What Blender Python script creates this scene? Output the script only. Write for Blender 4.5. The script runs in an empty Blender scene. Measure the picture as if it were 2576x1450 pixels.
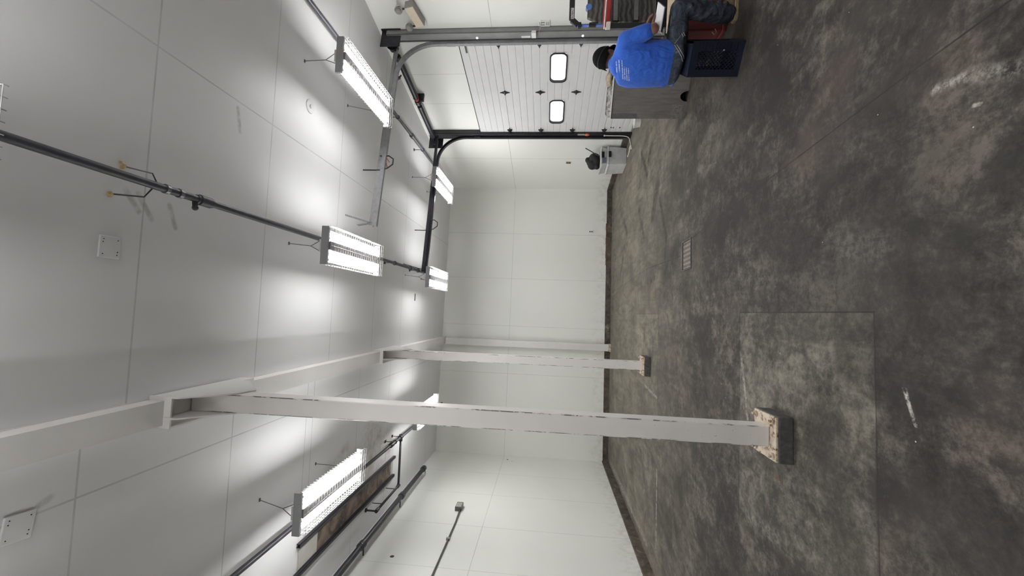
import bpy, bmesh, math, random
from mathutils import Vector, Matrix, noise
from mathutils.bvhtree import BVHTree
random.seed(7)
C = bpy.context.scene.collection
PI = math.pi

# ------------------------------------------------------------------ camera
FPX = 1051.62
PITCH, YAW, ROLL = 0.0885, 0.058, 0.0328
_cy, _sy, _cp, _sp = math.cos(YAW), math.sin(YAW), math.cos(PITCH), math.sin(PITCH)
FW = Vector((_sy * _cp, _cy * _cp, _sp))
_R0 = Vector((_cy, -_sy, 0)); _U0 = _R0.cross(FW)
_c, _s = math.cos(ROLL), math.sin(ROLL)
RT = _R0 * _c + _U0 * _s
UP = -_R0 * _s + _U0 * _c
EYE = Vector((0, 0, 1.5))
cam_d = bpy.data.cameras.new('camera')
cam = bpy.data.objects.new('camera', cam_d); C.objects.link(cam)
cam_d.sensor_fit = 'HORIZONTAL'; cam_d.sensor_width = 36.0
cam_d.lens = 36.0 * FPX / 2576.0
cam_d.clip_start = 0.02; cam_d.clip_end = 100
X, Y, Z = -UP, RT, -FW          # the phone was held sideways: up in the room is left in the picture
cam.matrix_world = Matrix(((X.x, Y.x, Z.x, EYE.x), (X.y, Y.y, Z.y, EYE.y), (X.z, Y.z, Z.z, EYE.z), (0, 0, 0, 1)))
bpy.context.scene.camera = cam

# ------------------------------------------------------------------ world, exposure
sc = bpy.context.scene
w = bpy.data.worlds.new('world'); sc.world = w; w.use_nodes = True
w.node_tree.nodes['Background'].inputs[0].default_value = (0.75, 0.85, 1.0, 1)
w.node_tree.nodes['Background'].inputs[1].default_value = 0.6
sc.view_settings.view_transform = 'Standard'
sc.view_settings.look = 'None'
sc.view_settings.gamma = 1
sc.view_settings.use_curve_mapping = False
sc.view_settings.exposure = 0.17
sc.cycles.use_denoising = True
sc.cycles.max_bounces = 10
sc.cycles.diffuse_bounces = 6
TUBE_STRENGTH = 74.0

# ------------------------------------------------------------------ material helpers
class NT:
    def __init__(s, name):
        s.m = bpy.data.materials.new(name); s.m.use_nodes = True
        s.t = s.m.node_tree; s.n = s.t.nodes; s.b = s.n['Principled BSDF']
    def node(s, kind, **kw):
        x = s.n.new(kind)
        for k, v in kw.items(): setattr(x, k, v)
        return x
    def link(s, a, b): s.t.links.new(a, b)
    def put(s, sock, v):
        if hasattr(v, 'is_output') or isinstance(v, bpy.types.NodeSocket): s.link(v, sock)
        else: sock.default_value = v
    def math(s, op, a, b=0.0, c=0.0, clamp=False):
        x = s.node('ShaderNodeMath', operation=op, use_clamp=clamp)
        s.put(x.inputs[0], a); s.put(x.inputs[1], b); s.put(x.inputs[2], c)
        return x.outputs[0]
    def vec(s, op, a, b=(0, 0, 0), scale=None):
        x = s.node('ShaderNodeVectorMath', operation=op)
        s.put(x.inputs[0], a); s.put(x.inputs[1], b)
        if scale is not None: s.put(x.inputs['Scale'], scale)
        return x.outputs['Value'] if op in ('DOT_PRODUCT', 'LENGTH', 'DISTANCE') else x.outputs[0]
    def coords(s):
        return s.node('ShaderNodeTexCoord').outputs['Object']
    def sep(s, v):
        x = s.node('ShaderNodeSeparateXYZ'); s.link(v, x.inputs[0]); return x.outputs
    def noise(s, v, scale, detail=4, rough=.6, dist=0.0):
        x = s.node('ShaderNodeTexNoise'); s.link(v, x.inputs['Vector'])
        x.inputs['Scale'].default_value = scale; x.inputs['Detail'].default_value = detail
        x.inputs['Roughness'].default_value = rough; x.inputs['Distortion'].default_value = dist
        return x.outputs[0]
    def ramp(s, f, *stops):
        x = s.node('ShaderNodeValToRGB'); e = x.color_ramp.elements
        while len(e) < len(stops): e.new(0.5)
        for el, (p, c) in zip(e, stops):
            el.position = p; el.color = (c[0], c[1], c[2], 1) if not isinstance(c, (int, float)) else (c, c, c, 1)
        s.put(x.inputs[0], f); return x.outputs[0]
    def mix(s, f, a, b, blend='MIX'):
        x = s.node('ShaderNodeMix', data_type='RGBA', blend_type=blend)
        s.put(x.inputs[0], f)
        for i, v in ((6, a), (7, b)):
            if isinstance(v, tuple): v = (*v[:3], 1)
            s.put(x.inputs[i], v)
        return x.outputs[2]
    def smooth(s, v, lo, hi):
        x = s.node('ShaderNodeMapRange', interpolation_type='SMOOTHSTEP')
        s.put(x.inputs[0], v); x.inputs[1].default_value = lo; x.inputs[2].default_value = hi
        return x.outputs[0]
    def seg(s, p, a, b, w, soft):
        """mask 1 on the segment a-b (half width w) fading over soft"""
        a = Vector((a[0], a[1], a[2] if len(a) > 2 else 0)); b = Vector((b[0], b[1], b[2] if len(b) > 2 else 0)); d = b - a
        q = s.vec('SUBTRACT', p, tuple(a))
        t = s.math('MULTIPLY', s.vec('DOT_PRODUCT', q, tuple(d)), 1.0 / max(d.length_squared, 1e-9), clamp=True)
        r = s.vec('SUBTRACT', q, s.vec('SCALE', tuple(d), scale=t))
        return s.smooth(s.vec('LENGTH', r), w + soft, w)
    def rect(s, xyz, x0, x1, y0, y1, soft=.01):
        a = s.smooth(xyz[0], x0 - soft, x0 + soft); b = s.smooth(xyz[0], x1 + soft, x1 - soft)
        c = s.smooth(xyz[1], y0 - soft, y0 + soft); d = s.smooth(xyz[1], y1 + soft, y1 - soft)
        return s.math('MULTIPLY', s.math('MULTIPLY', a, b), s.math('MULTIPLY', c, d))
    def bump(s, h, strength=.2, dist=.01):
        x = s.node('ShaderNodeBump'); x.inputs['Strength'].default_value = strength
        x.inputs['Distance'].default_value = dist
        s.link(h, x.inputs['Height']); s.link(x.outputs[0], s.b.inputs['Normal'])
    def color(s, c): s.put(s.b.inputs['Base Color'], c)
    def set(s, rough=None, metal=None, spec=None):
        if rough is not None: s.put(s.b.inputs['Roughness'], rough)
        if metal is not None: s.put(s.b.inputs['Metallic'], metal)
        if spec is not None: s.put(s.b.inputs['Specular IOR Level'], spec)

def plain(name, col, rough=.5, metal=0.0, var=.12, scale=20, spec=.5, bump=0.0):
    m = NT(name); p = m.coords(); f = m.noise(p, scale, 3)
    d = tuple(max(0, c * (1 - var)) for c in col); l = tuple(min(1, c * (1 + var)) for c in col)
    m.color(m.ramp(f, (.3, d), (.7, l))); m.set(rough, metal, spec)
    if bump: m.bump(f, bump, .004)
    return m.m

def glow(name, col, strength):
    m = NT(name); p = m.coords(); f = m.noise(p, 6, 2)
    m.color((*col, 1)); m.put(m.b.inputs['Emission Color'], m.ramp(f, (0, tuple(c * .97 for c in col)), (1, col)))
    m.b.inputs['Emission Strength'].default_value = strength
    return m.m

def lined(name, col, lines, dirt=.05, rough=.45, extra=None, linecol=.55):
    """painted panel surface; lines = list of (axis, position, halfwidth, lo_axis, lo, hi)"""
    m = NT(name); p = m.coords(); s = m.sep(p)
    big = m.noise(p, .9, 3); fine = m.noise(p, 9, 4)
    c = m.mix(m.ramp(big, (.3, 0.0), (.75, 1.0)), tuple(x * (1 - dirt) for x in col), col)
    c = m.mix(m.ramp(fine, (.62, 0.0), (.8, .25)), c, tuple(x * (1 - 2 * dirt) for x in col))
    mask = None
    for ax, pos, hw, ax2, lo, hi in lines:
        k = m.math('COMPARE', s[ax], pos, hw)
        if ax2 is not None:
            g = m.math('MULTIPLY', m.math('GREATER_THAN', s[ax2], lo), m.math('LESS_THAN', s[ax2], hi))
            k = m.math('MULTIPLY', k, g)
        mask = k if mask is None else m.math('MAXIMUM', mask, k)
    if mask is not None:
        brk = m.ramp(m.noise(p, 3, 2), (.3, .45), (.6, 1.0))
        c = m.mix(m.math('MULTIPLY', mask, brk), c, tuple(x * linecol for x in col))
    if extra: c = extra(m, p, s, c)
    m.color(c); m.set(rough, 0, .4)
    return m.m

# ------------------------------------------------------------------ mesh helpers
class MB:
    def __init__(s): s.v = []; s.f = []
    def add(s, vs, fs):
        o = len(s.v); s.v += [Vector(v) for v in vs]; s.f += [tuple(i + o for i in f) for f in fs]; return s
    def box(s, lo, hi, M=None):
        x0, y0, z0 = lo; x1, y1, z1 = hi
        vs = [Vector(p) for p in ((x0, y0, z0), (x1, y0, z0), (x1, y1, z0), (x0, y1, z0), (x0, y0, z1), (x1, y0, z1), (x1, y1, z1), (x0, y1, z1))]
        if M: vs = [M @ v for v in vs]
        return s.add(vs, [(0, 3, 2, 1), (4, 5, 6, 7), (0, 1, 5, 4), (1, 2, 6, 5), (2, 3, 7, 6), (3, 0, 4, 7)])
    def cbox(s, c, d, M=None):
        return s.box([c[i] - d[i] / 2 for i in range(3)], [c[i] + d[i] / 2 for i in range(3)], M)
    def tube(s, pts, r, n=10, caps=True, closed=False):
        pts = [Vector(p) for p in pts]; N = len(pts)
        rs = r if isinstance(r, (list, tuple)) else [r] * N
        prev = None; rings = []
        for i, p in enumerate(pts):
            a = pts[i - 1] if (i > 0 or closed) else p; b = pts[(i + 1) % N] if (i < N - 1 or closed) else p
            t = (b - a).normalized()
            if prev is None:
                prev = t.cross(Vector((0, 0, 1)))
                if prev.length < .05: prev = t.cross(Vector((1, 0, 0)))
            u = (prev - t * prev.dot(t)).normalized(); prev = u; v = t.cross(u)
            rings.append([p + (u * math.cos(2 * PI * k / n) + v * math.sin(2 * PI * k / n)) * rs[i] for k in range(n)])
        vs = [q for g in rings for q in g]; fs = []
        for i in range(N - 1 + (1 if closed else 0)):
            j = (i + 1) % N
            for k in range(n): fs.append((i * n + k, i * n + (k + 1) % n, j * n + (k + 1) % n, j * n + k))
        if caps and not closed:
            fs.append(tuple(range(n - 1, -1, -1))); fs.append(tuple((N - 1) * n + k for k in range(n)))
        return s.add(vs, fs)
    def prism(s, poly, d, M=None):
        """poly: list of 3D points, extruded by vector d"""
        poly = [Vector(p) for p in poly]; d = Vector(d); n = len(poly)
        vs = poly + [p + d for p in poly]
        if M: vs = [M @ v for v in vs]
        return s.add(vs, [tuple(range(n - 1, -1, -1)), tuple(range(n, 2 * n))] + [(i, (i + 1) % n, n + (i + 1) % n, n + i) for i in range(n)])
    def ball(s, c, r, M=None, nu=14, nv=9):
        r = Vector((r, r, r)) if isinstance(r, (int, float)) else Vector(r)
        c = Vector(c); vs = []; fs = []
        for j in range(nv + 1):
            th = PI * j / nv
            for i in range(nu):
                ph = 2 * PI * i / nu
                q = Vector((r.x * math.sin(th) * math.cos(ph), r.y * math.sin(th) * math.sin(ph), r.z * math.cos(th)))
                vs.append(c + (M @ q if M else q))
        for j in range(nv):
            for i in range(nu):
                fs.append((j * nu + i, (j + 1) * nu + i, (j + 1) * nu + (i + 1) % nu, j * nu + (i + 1) % nu))
        return s.add(vs, fs)
    def capsule(s, a, b, ra, rb):
        a = Vector(a); b = Vector(b)
        s.ball(a, ra); s.ball(b, rb); s.tube([a, b], [ra, rb], 14); return s
    def lathe(s, prof, c=(0, 0, 0), n=24):
        c = Vector(c); vs = []; fs = []
        for r, z in prof:
            for k in range(n): vs.append(c + Vector((r * math.cos(2 * PI * k / n), r * math.sin(2 * PI * k / n), z)))
        for j in range(len(prof) - 1):
            for k in range(n): fs.append((j * n + k, j * n + (k + 1) % n, (j + 1) * n + (k + 1) % n, (j + 1) * n + k))
        fs.append(tuple(range(n - 1, -1, -1))); fs.append(tuple((len(prof) - 1) * n + k for k in range(n)))
        return s.add(vs, fs)
    def build(s, name, mat, parent=None, bevel=0.0, smooth=False, origin=None, fix=True):
        """vertices are in world space when origin/parent is None or parent has a stored matrix (PM), else in the parent's space"""
        me = bpy.data.meshes.new(name)
        vs = s.v; loc = Vector((0, 0, 0))
        if origin is not None:
            loc = Vector(origin); vs = [v - loc for v in vs]
        me.from_pydata([tuple(v) for v in vs], [], s.f); me.materials.append(mat)
        if fix:
            b = bmesh.new(); b.from_mesh(me); bmesh.ops.recalc_face_normals(b, faces=b.faces); b.to_mesh(me); b.free()
        o = bpy.data.objects.new(name, me); C.objects.link(o); o.location = loc
        if parent is not None: o.parent = parent
        if smooth:
            for p in me.polygons: p.use_smooth = True
            if smooth == 'auto':
                md = o.modifiers.new('edge', 'EDGE_SPLIT'); md.split_angle = math.radians(40)
        if bevel:
            md = o.modifiers.new('bevel', 'BEVEL'); md.width = bevel; md.segments = 2; md.limit_method = 'ANGLE'
        return o

def tag(o, label=None, cat=None, group=None, kind=None):
    if label: o['label'] = label
    if cat: o['category'] = cat
    if group: o['group'] = group
    if kind: o['kind'] = kind
    return o
def thing(name, label, cat, loc=(0, 0, 0), rz=0.0, group=None, kind=None):
    o = bpy.data.objects.new(name, None); C.objects.link(o); o.empty_display_size = .1
    o.location = loc; o.rotation_euler = (0, 0, rz)
    return tag(o, label, cat, group, kind)
def copy_tree(o, parent=None):
    c = o.copy(); C.objects.link(c)
    if parent is not None: c.parent = parent
    for ch in list(o.children): copy_tree(ch, c)
    return c
def struct(mb, name, mat, **kw):
    return tag(mb.build(name, mat, **kw), None, None, None, 'structure')
def remesh(o, vox, it=4, fac=.5, sub=0):
    r = o.modifiers.new('remesh', 'REMESH'); r.mode = 'VOXEL'; r.voxel_size = vox; r.use_smooth_shade = True
    s = o.modifiers.new('smooth', 'SMOOTH'); s.iterations = it; s.factor = fac
    return o

# ------------------------------------------------------------------ room numbers (metres)
H = 4.116
XL = -3.4157                       # left wall
YF = -3.2                          # wall behind the camera
def back_y(x): return 10.3527 + .0568 * x
WT = Vector((-.18220, .98326, 0))  # along the right wall, away from the camera
WN = Vector((-.98326, -.18220, 0)) # from the right wall into the room
W0 = Vector((5.1218, 0, 0))
WROT = math.atan2(WT.y, WT.x)
WM = Matrix(((WT.x, WN.x, 0, W0.x), (WT.y, WN.y, 0, W0.y), (0, 0, 1, 0), (0, 0, 0, 1)))
BROT = math.atan(.0568)
def wall_thing(name, label, cat, s, off, z, **kw):   # local x along the wall, y into the room, z up
    p = WM @ Vector((s, off, z))
    return thing(name, label, cat, p, WROT, **kw)

# ------------------------------------------------------------------ materials
white = (.815, .82, .79)
ceil_lines = [(0, 1.66, .006, 1, -4, 12), (0, -1.14, .006, 1, -4, 12)]
for yy in (-1.3, -.1, 1.15, 2.44, 3.59, 4.87, 6.08, 7.28, 8.5, 9.6): ceil_lines.append((1, yy, .006, 0, -.75, 6))
for yy in (-1.4, -.2, 1.0, 2.2, 3.37, 4.47, 4.6, 5.75, 6.9, 8.1, 9.25): ceil_lines.append((1, yy, .006, 0, -4, -.75))
def ceil_extra(m, p, s, c):
    n = m.noise(p, 4, 5, .7, .6)
    st = None
    for a, b, wd, so in (((-2.2, 5.1), (-2.35, 7.0), .06, .32), ((-2.0, 5.2), (-1.9, 5.5), .0, .14), ((-1.95, 6.2), (-2.2, 6.9), .05, .3)):
        k = m.seg(p, (*a, H), (*b, H), wd, so); st = k if st is None else m.math('MAXIMUM', st, k)
    c = m.mix(m.math('MULTIPLY', st, m.ramp(n, (.36, 0.0), (.66, .75))), c, (.30, .25, .19))
    d = None   # drip marks under the middle pipe and dirt smears
    for a, b in (((.66, 2.32), (.55, 2.41)), ((.66, 2.4), (.52, 2.5)), ((.64, 2.62), (.5, 2.68)), ((1.6, 3.16), (1.42, 3.2)), ((-1.10, 2.03), (-1.08, 2.08))):
        k = m.seg(p, (*a, H), (*b, H), .006, .022); d = k if d is None else m.math('MAXIMUM', d, k)
    return m.mix(m.math('MULTIPLY', d, m.ramp(m.noise(p, 14, 3), (.35, .15), (.6, .6))), c, (.28, .26, .22))
M_CEIL = lined('ceiling_panel_paint', (.76, .76, .768), ceil_lines, .05, .5, ceil_extra, .70)
lw = [(2, 2.43, .005, None, 0, 0)] + [(1, yy, .0045, None, 0, 0) for yy in (4.5, 5.65, 6.78, 7.95, 8.98)]
def wall_extra(m, p, s, c):
    n = m.noise(p, 7, 5, .7)
    low = m.math('MULTIPLY', m.smooth(s[2], .55, .14), m.ramp(n, (.45, 0.0), (.7, .5)))
    return m.mix(low, c, (.45, .42, .36))
M_WALL_L = lined('left_wall_panel_paint', white, lw, .04, .4, wall_extra, .7)
bl = [(2, 2.44, .005, None, 0, 0)] + [(0, xx, .004, None, 0, 0) for xx in (1.99, .84, -.34, -1.5, -2.7)]
M_WALL_B = lined('back_wall_panel_paint', white, bl, .03, .4, wall_extra, .72)
rl = [(2, 2.44, .005, 0, 8.3, 12), (2, 2.44, .005, 0, -4, 6.0)] + [(0, xx, .004, 2, 2.9, 5) for xx in (6.7, 7.43)] + [(0, 9.28, .004, None, 0, 0), (0, 4.4, .004, None, 0, 0)]
M_WALL_R = lined('right_wall_panel_paint', white, rl, .03, .4, wall_extra, .6)
M_WALL_F = lined('near_wall_panel_paint', white, [(2, 2.44, .005, None, 0, 0)], .03, .4)

def floor_material(ya, yb):
    def near(a, b, w):      # only the marks that reach this stretch of the slab
        return max(a[1], b[1]) + w > ya and min(a[1], b[1]) - w < yb
    m = NT('worn_concrete'); p = m.coords(); s = m.sep(p)
    n1 = m.noise(p, .55, 5, .62, .4); n2 = m.noise(p, 1.9, 6, .66, .8); n3 = m.noise(p, 8, 6, .7, .3); n4 = m.noise(p, 45, 4, .7)
    st = m.noise(m.vec('MULTIPLY', p, (2.2, .55, 1)), 2.4, 6, .7, 1.2)     # long trowel and tyre smears
    n5 = m.noise(p, 20, 6, .75, .4)
    f = m.math('ADD', m.math('MULTIPLY', n1, .26), m.math('MULTIPLY', n2, .24))
    f = m.math('ADD', f, m.math('MULTIPLY', n3, .22))
    f = m.math('ADD', f, m.math('MULTIPLY', n5, .17))
    f = m.math('ADD', f, m.math('MULTIPLY', st, .13))
    f = m.math('ADD', f, m.math('MULTIPLY_ADD', n4, .09, -.065))
    f = m.math('MULTIPLY_ADD', f, 5.0, -2.0)
    c = m.ramp(f, (.22, (.017, .0145, .013)), (.42, (.034, .0295, .026)), (.57, (.062, .053, .046)), (.80, (.125, .108, .092)))
    # pinkish and greenish casts in separate patches
    c = m.mix(m.ramp(m.noise(p, 1.3, 4, .6, .5), (.52, 0.0), (.66, .45)), c, (.085, .066, .056))
    c = m.mix(m.ramp(m.noise(m.vec('ADD', p, (7, 3, 0)), 1.1, 4, .6, .5), (.54, 0.0), (.7, .28)), c, (.062, .062, .050))
    # concrete repair pads around the columns
    pad = m.rect(s, -1.43, .064, 2.075, 3.43, .006)
    pad = m.math('MAXIMUM', pad, m.rect(s, -1.04, .052, 5.88, 7.3, .008))
    padc = m.ramp(f, (.22, (.034, .031, .027)), (.45, (.080, .073, .061)), (.78, (.19, .170, .140)))
    c = m.mix(m.math('MULTIPLY', pad, .8), c, padc)
    # paler concrete toward the far end, patchy with the noise
    far_pale = m.math('MULTIPLY', m.smooth(s[1], 3.6, 8.2), m.ramp(n2, (.25, .35), (.6, 1.0)))
    c = m.mix(m.math('MULTIPLY', far_pale, .66), c, m.ramp(st, (.3, (.135, .124, .10)), (.7, (.29, .262, .205))))
    # dark wet-looking stains
    for a, b, wd, so, k in (((2.644, 6.435), (2.499, 6.628), .02, .09, .9), ((2.80, 7.165), (2.273, 6.716), .015, .08, .9), ((1.876, 6.054), (1.531, 6.304), .05, .12, .95), ((1.662, 5.911), (1.038, 5.557), .015, .07, .9),
                            ((1.829, 7.262), (1.285, 6.854), .015, .08, .9), ((1.941, 8.717), (1.618, 8.329), .02, .09, .85), ((1.409, 8.606), (.813, 9.047), .012, .08, .85), ((1.038, 5.557), (.785, 5.617), .01, .06, .8),
                            ((.769, 5.133), (.573, 5.604), .06, .22, .9), ((.569, 6.163), (.538, 6.523), .02, .08, .85), ((.88, 5.0), (.72, 5.3), .03, .1, .8),
                            ((.30, 2.1), (-.1, 1.95), .12, .3, .6), ((1.9, 3.6), (1.6, 2.9), .05, .2, .5), ((-.55, 2.5), (-1.2, 2.2), .05, .12, .75),
                            ((-.05, 2.6), (.02, 2.3), .04, .06, .6), ((.02, 2.3), (-.22, 2.28), .035, .06, .6), ((.55, 1.5), (.62, 1.42), .03, .06, .8),
                            ((2.3, 3.75), (3.0, 4.6), .2, .5, .6), ((.1, 1.62), (-.05, 1.35), .05, .25, .5), ((-.7, 1.75), (-.9, 1.45), .08, .2, .7), ((.95, 2.2), (.6, 1.9), .1, .35, .5), ((.2, 2.6), (.6, 2.9), .1, .3, .5)):
        if not near(a, b, wd + so): continue
        g = m.math('MULTIPLY', m.seg(p, a, b, wd, so), m.ramp(n3, (.36, .0), (.6, k)))
        c = m.mix(g, c, (.020, .018, .017))
    # saw-cut joints and cracks
    def cut(c, a, b, wd, k, soft=.003, col=(.016, .014, .013)):
        g = m.math('MULTIPLY', m.seg(p, a, b, wd * .6, soft), m.ramp(m.noise(p, 6, 3), (.3, k * .45), (.6, k)))
        return m.mix(g, c, col)
    for a, b, wd, k in (((1.15, -3), (1.101, 1.47), .004, 1), ((1.101, 1.47), (1.078, 1.91), .004, 1), ((1.078, 1.91), (.954, 3.53), .004, 1), ((.954, 3.53), (.857, 4.60), .0045, 1),
                        ((.72, 4.95), (.75, 6.57), .006, .8), ((.75, 6.57), (.549, 10.3), .005, .7),
                        ((.542, 4.59), (.17, 4.21), .004, .8), ((.17, 4.21), (-.338, 3.62), .0035, .7),
                        ((2.023, 4.98), (1.521, 4.899), .012, .85), ((1.521, 4.899), (.872, 4.641), .006, .7), ((2.433, 6.896), (1.453, 6.494), .006, .6), ((1.481, 5.169), (1.093, 4.852), .005, .5),
                        ((.064, 2.07), (.064, 3.43), .004, .9), ((.069, 2.075), (-3.4, 2.03), .0035, .85), ((.064, 3.43), (-3.4, 3.43), .003, .7), ((-1.43, 3.43), (-1.40, 2.6), .004, .5),
                        ((.052, 5.88), (-3.4, 5.80), .004, .8), ((.052, 5.88), (.052, 7.3), .004, .6), ((-1.04, 5.85), (-.86, 6.3), .005, .6)):
        if near(a, b, wd + .01): c = cut(c, a, b, wd, k)
    # pale scrapes, chalk and lime marks
    for a, b, wd, k, so in (((-.262, 1.918), (-.40, 1.862), .003, .7, .010), ((-.262, 1.908), (-.33, 1.885), .002, .55, .008), ((.945, 1.75), (.93, 1.64), .002, .5, .028), ((.925, 1.62), (.86, 1.46), .002, .32, .045), ((.805, 1.60), (.80, 1.575), .003, .6, .008),
                            ((-2.02, 5.83), (-3.05, 5.80), .012, .65, .012), ((-1.04, 6.6), (-1.08, 5.9), .01, .6, .02), ((-3.30, 9.8), (-3.22, 7.4), .015, .6, .09), ((-3.25, 7.4), (-3.22, 6.3), .01, .5, .06),
                            ((-.3, 10.15), (-1.4, 10.1), .01, .55, .06), ((-.72, 3.06), (-.45, 3.02), .02, .10, .16), ((-.86, 2.75), (-1.25, 2.7), .015, .12, .10),
                            ((-.3, 3.40), (-.72, 3.30), .006, .5, .02), ((-1.43, 3.3), (-1.38, 2.9), .01, .18, .08), ((.40, 2.26), (.36, 2.05), .02, .10, .12)):
        if not near(a, b, wd + so): continue
        g = m.math('MULTIPLY', m.seg(p, a, b, wd, so), m.ramp(m.noise(p, 24, 6, .75), (.44, .0), (.60, k)))
        c = m.mix(g, c, (.50, .48, .44))
    # rust colour by the anchor holes of the old plate
    c = m.mix(m.math('MULTIPLY', m.seg(p, (-.99, 2.90), (-1.0, 2.89), .008, .02), .8), c, (.10, .045, .02))
    # paint flecks
    vor = m.node('ShaderNodeTexVoronoi'); m.link(p, vor.inputs['Vector']); vor.inputs['Scale'].default_value = 11.0
    sel = m.math('GREATER_THAN', m.sep(vor.outputs['Color'])[0], .78)
    fl = m.math('MULTIPLY', m.math('LESS_THAN', m.math('ADD', vor.outputs['Distance'], m.math('MULTIPLY', n4, .05)), .062), sel)
    c = m.mix(m.math('MULTIPLY', fl, .8), c, (.52, .50, .46))
    c = m.mix(m.ramp(n4, (.55, 0.0), (.8, .35)), c, (.03, .026, .024))
    m.color(c)
    m.set(m.math('MULTIPLY_ADD', n2, .25, .55), 0, .22)
    m.bump(m.math('ADD', n3, m.math('MULTIPLY', n4, .5)), .12, .006)
    return m.m
ZONES = ((-4, 2.3), (2.3, 4.2), (4.2, 6.4), (6.4, 12))
M_FLOOR = [floor_material(a, b) for a, b in ZONES]

def curb_material():
    m = NT('stained_curb'); p = m.coords(); n = m.noise(p, 6, 5, .7, .5); k = m.noise(p, 2.2, 4, .7)
    c = m.ramp(n, (.35, (.026, .020, .016)), (.58, (.095, .076, .058)), (.75, (.20, .165, .13)))
    c = m.mix(m.ramp(k, (.63, 0.0), (.70, .5)), c, (.36, .32, .27))
    m.color(c); m.set(.8); m.bump(n, .4, .01); return m.m
M_CURB = curb_material()
def chipped(name, col, amt=.63):
    m = NT(name); p = m.coords(); n = m.noise(m.vec('MULTIPLY', p, (1, 1, .45)), 16, 5, .75, .4); g = m.noise(p, 2.2, 3)
    g2 = m.noise(p, 1.2, 2)
    k = m.math('MULTIPLY', m.ramp(n, (amt, 0.0), (amt + .02, 1.0)), m.ramp(g2, (.48, 0.0), (.56, 1.0)))
    c = m.mix(m.ramp(g, (.35, 0.0), (.7, 1.0)), tuple(x * .93 for x in col), col)
    m.color(m.mix(k, c, (.045, .032, .026))); m.set(.38, 0, .5); m.bump(n, .05, .003); return m.m
def post_mat():
    m = NT('chipped_white_post_paint'); p = m.coords(); q = m.sep(p)
    n = m.noise(m.vec('MULTIPLY', p, (1, 1, .30)), 30, 5, .75, .3); g = m.noise(p, 2.2, 3); fine = m.noise(p, 48, 3, .6)
    e = m.math('MULTIPLY', m.smooth(m.math('ABSOLUTE', q[0]), .053, .0605), m.smooth(m.math('ABSOLUTE', q[1]), .053, .0605))
    patch = m.ramp(m.noise(m.vec('MULTIPLY', p, (.5, .5, 1)), 2.6, 2), (.47, 0.0), (.51, 1.0))
    chip = m.math('MULTIPLY', m.math('MULTIPLY', e, patch), m.ramp(n, (.46, 0.0), (.49, 1.0)))
    low = m.math('MULTIPLY', m.smooth(q[2], 1.0, .2), m.ramp(fine, (.66, 0.0), (.69, .9)))
    chip = m.math('MAXIMUM', chip, low)
    c = m.mix(m.ramp(g, (.35, 0.0), (.7, 1.0)), (.76, .725, .71), (.82, .785, .77))
    m.color(m.mix(chip, c, (.035, .027, .023))); m.set(.36, 0, .5); return m.m
M_STEEL = post_mat()
M_BEAM = chipped('white_beam_paint', (.72, .705, .69), .70)
def rusty():
    m = NT('rusting_plate_paint'); p = m.coords(); n = m.noise(p, 22, 5, .75, .3)
    m.color(m.ramp(n, (.38, (.60, .53, .44)), (.52, (.50, .41, .31)), (.60, (.15, .07, .038)), (.74, (.07, .035, .02)))); m.set(.7); m.bump(n, .25, .004); return m.m
M_RUST = rusty()
M_PLINTH = plain('dark_grout', (.075, .071, .069), .85, 0, .4, 30)
M_PIPE = plain('dark_grey_pipe', (.075, .075, .09), .42, .3, .2, 12)
M_PIPE_B = plain('black_pipe', (.035, .035, .045), .4, .3, .2, 12)
M_GALV = plain('galvanised_steel', (.26, .26, .27), .42, .75, .15, 14)
M_TRACK = plain('grey_track_steel', (.25, .25, .265), .5, .25, .15, 14)
M_DARK = plain('dark_steel', (.03, .03, .037), .4, .5, .3, 14)
M_BLACK = plain('black_plastic', (.012, .012, .013), .4, 0, .3, 20)
M_WHITE = plain('white_enamel', (.78, .78, .77), .35, 0, .03, 10)
M_RIDGE = plain('grey_centre_ridge', (.25, .24, .25), .5, 0, .05, 10)
M_GREYLIP = plain('grey_fixture_enamel', (.42, .42, .45), .4, 0, .05, 10)
M_TUBE = glow('lit_fluorescent_tube', (1.0, 1.0, .985), TUBE_STRENGTH)
M_SOCKET = plain('lamp_socket', (.7, .68, .62), .5)
M_WIRE = plain('dull_wire', (.28, .275, .28), .5, .1, .04)
M_CHAIN = plain('zinc_chain', (.16, .15, .14), .45, .7, .2, 60)
M_JAMB = plain('grey_jamb_paint', (.245, .245, .25), .5, .2, .10, 7)
M_JAMB_SHADE = plain('shaded_jamb_paint', (.03, .03, .035), .45, .2, .2, 7)  # jamb grey darkened to paint in the shade on the far jamb
M_DOOR = plain('white_door_skin', (.66, .66, .672), .4, 0, .03, 5)
M_PANE = glow('daylit_pane', (.86, .91, 1.0), 1.25)
M_RUBBER = plain('black_rubber', (.01, .01, .012), .6)
M_BEIGE = plain('beige_enclosure', (.62, .54, .42), .5, 0, .04)
M_GREYBOX = plain('grey_enclosure', (.34, .33, .31), .5, 0, .06)
M_FOAM = plain('orange_spray_foam', (.46, .33, .19), .9, 0, .35, 40, bump=.6)

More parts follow.
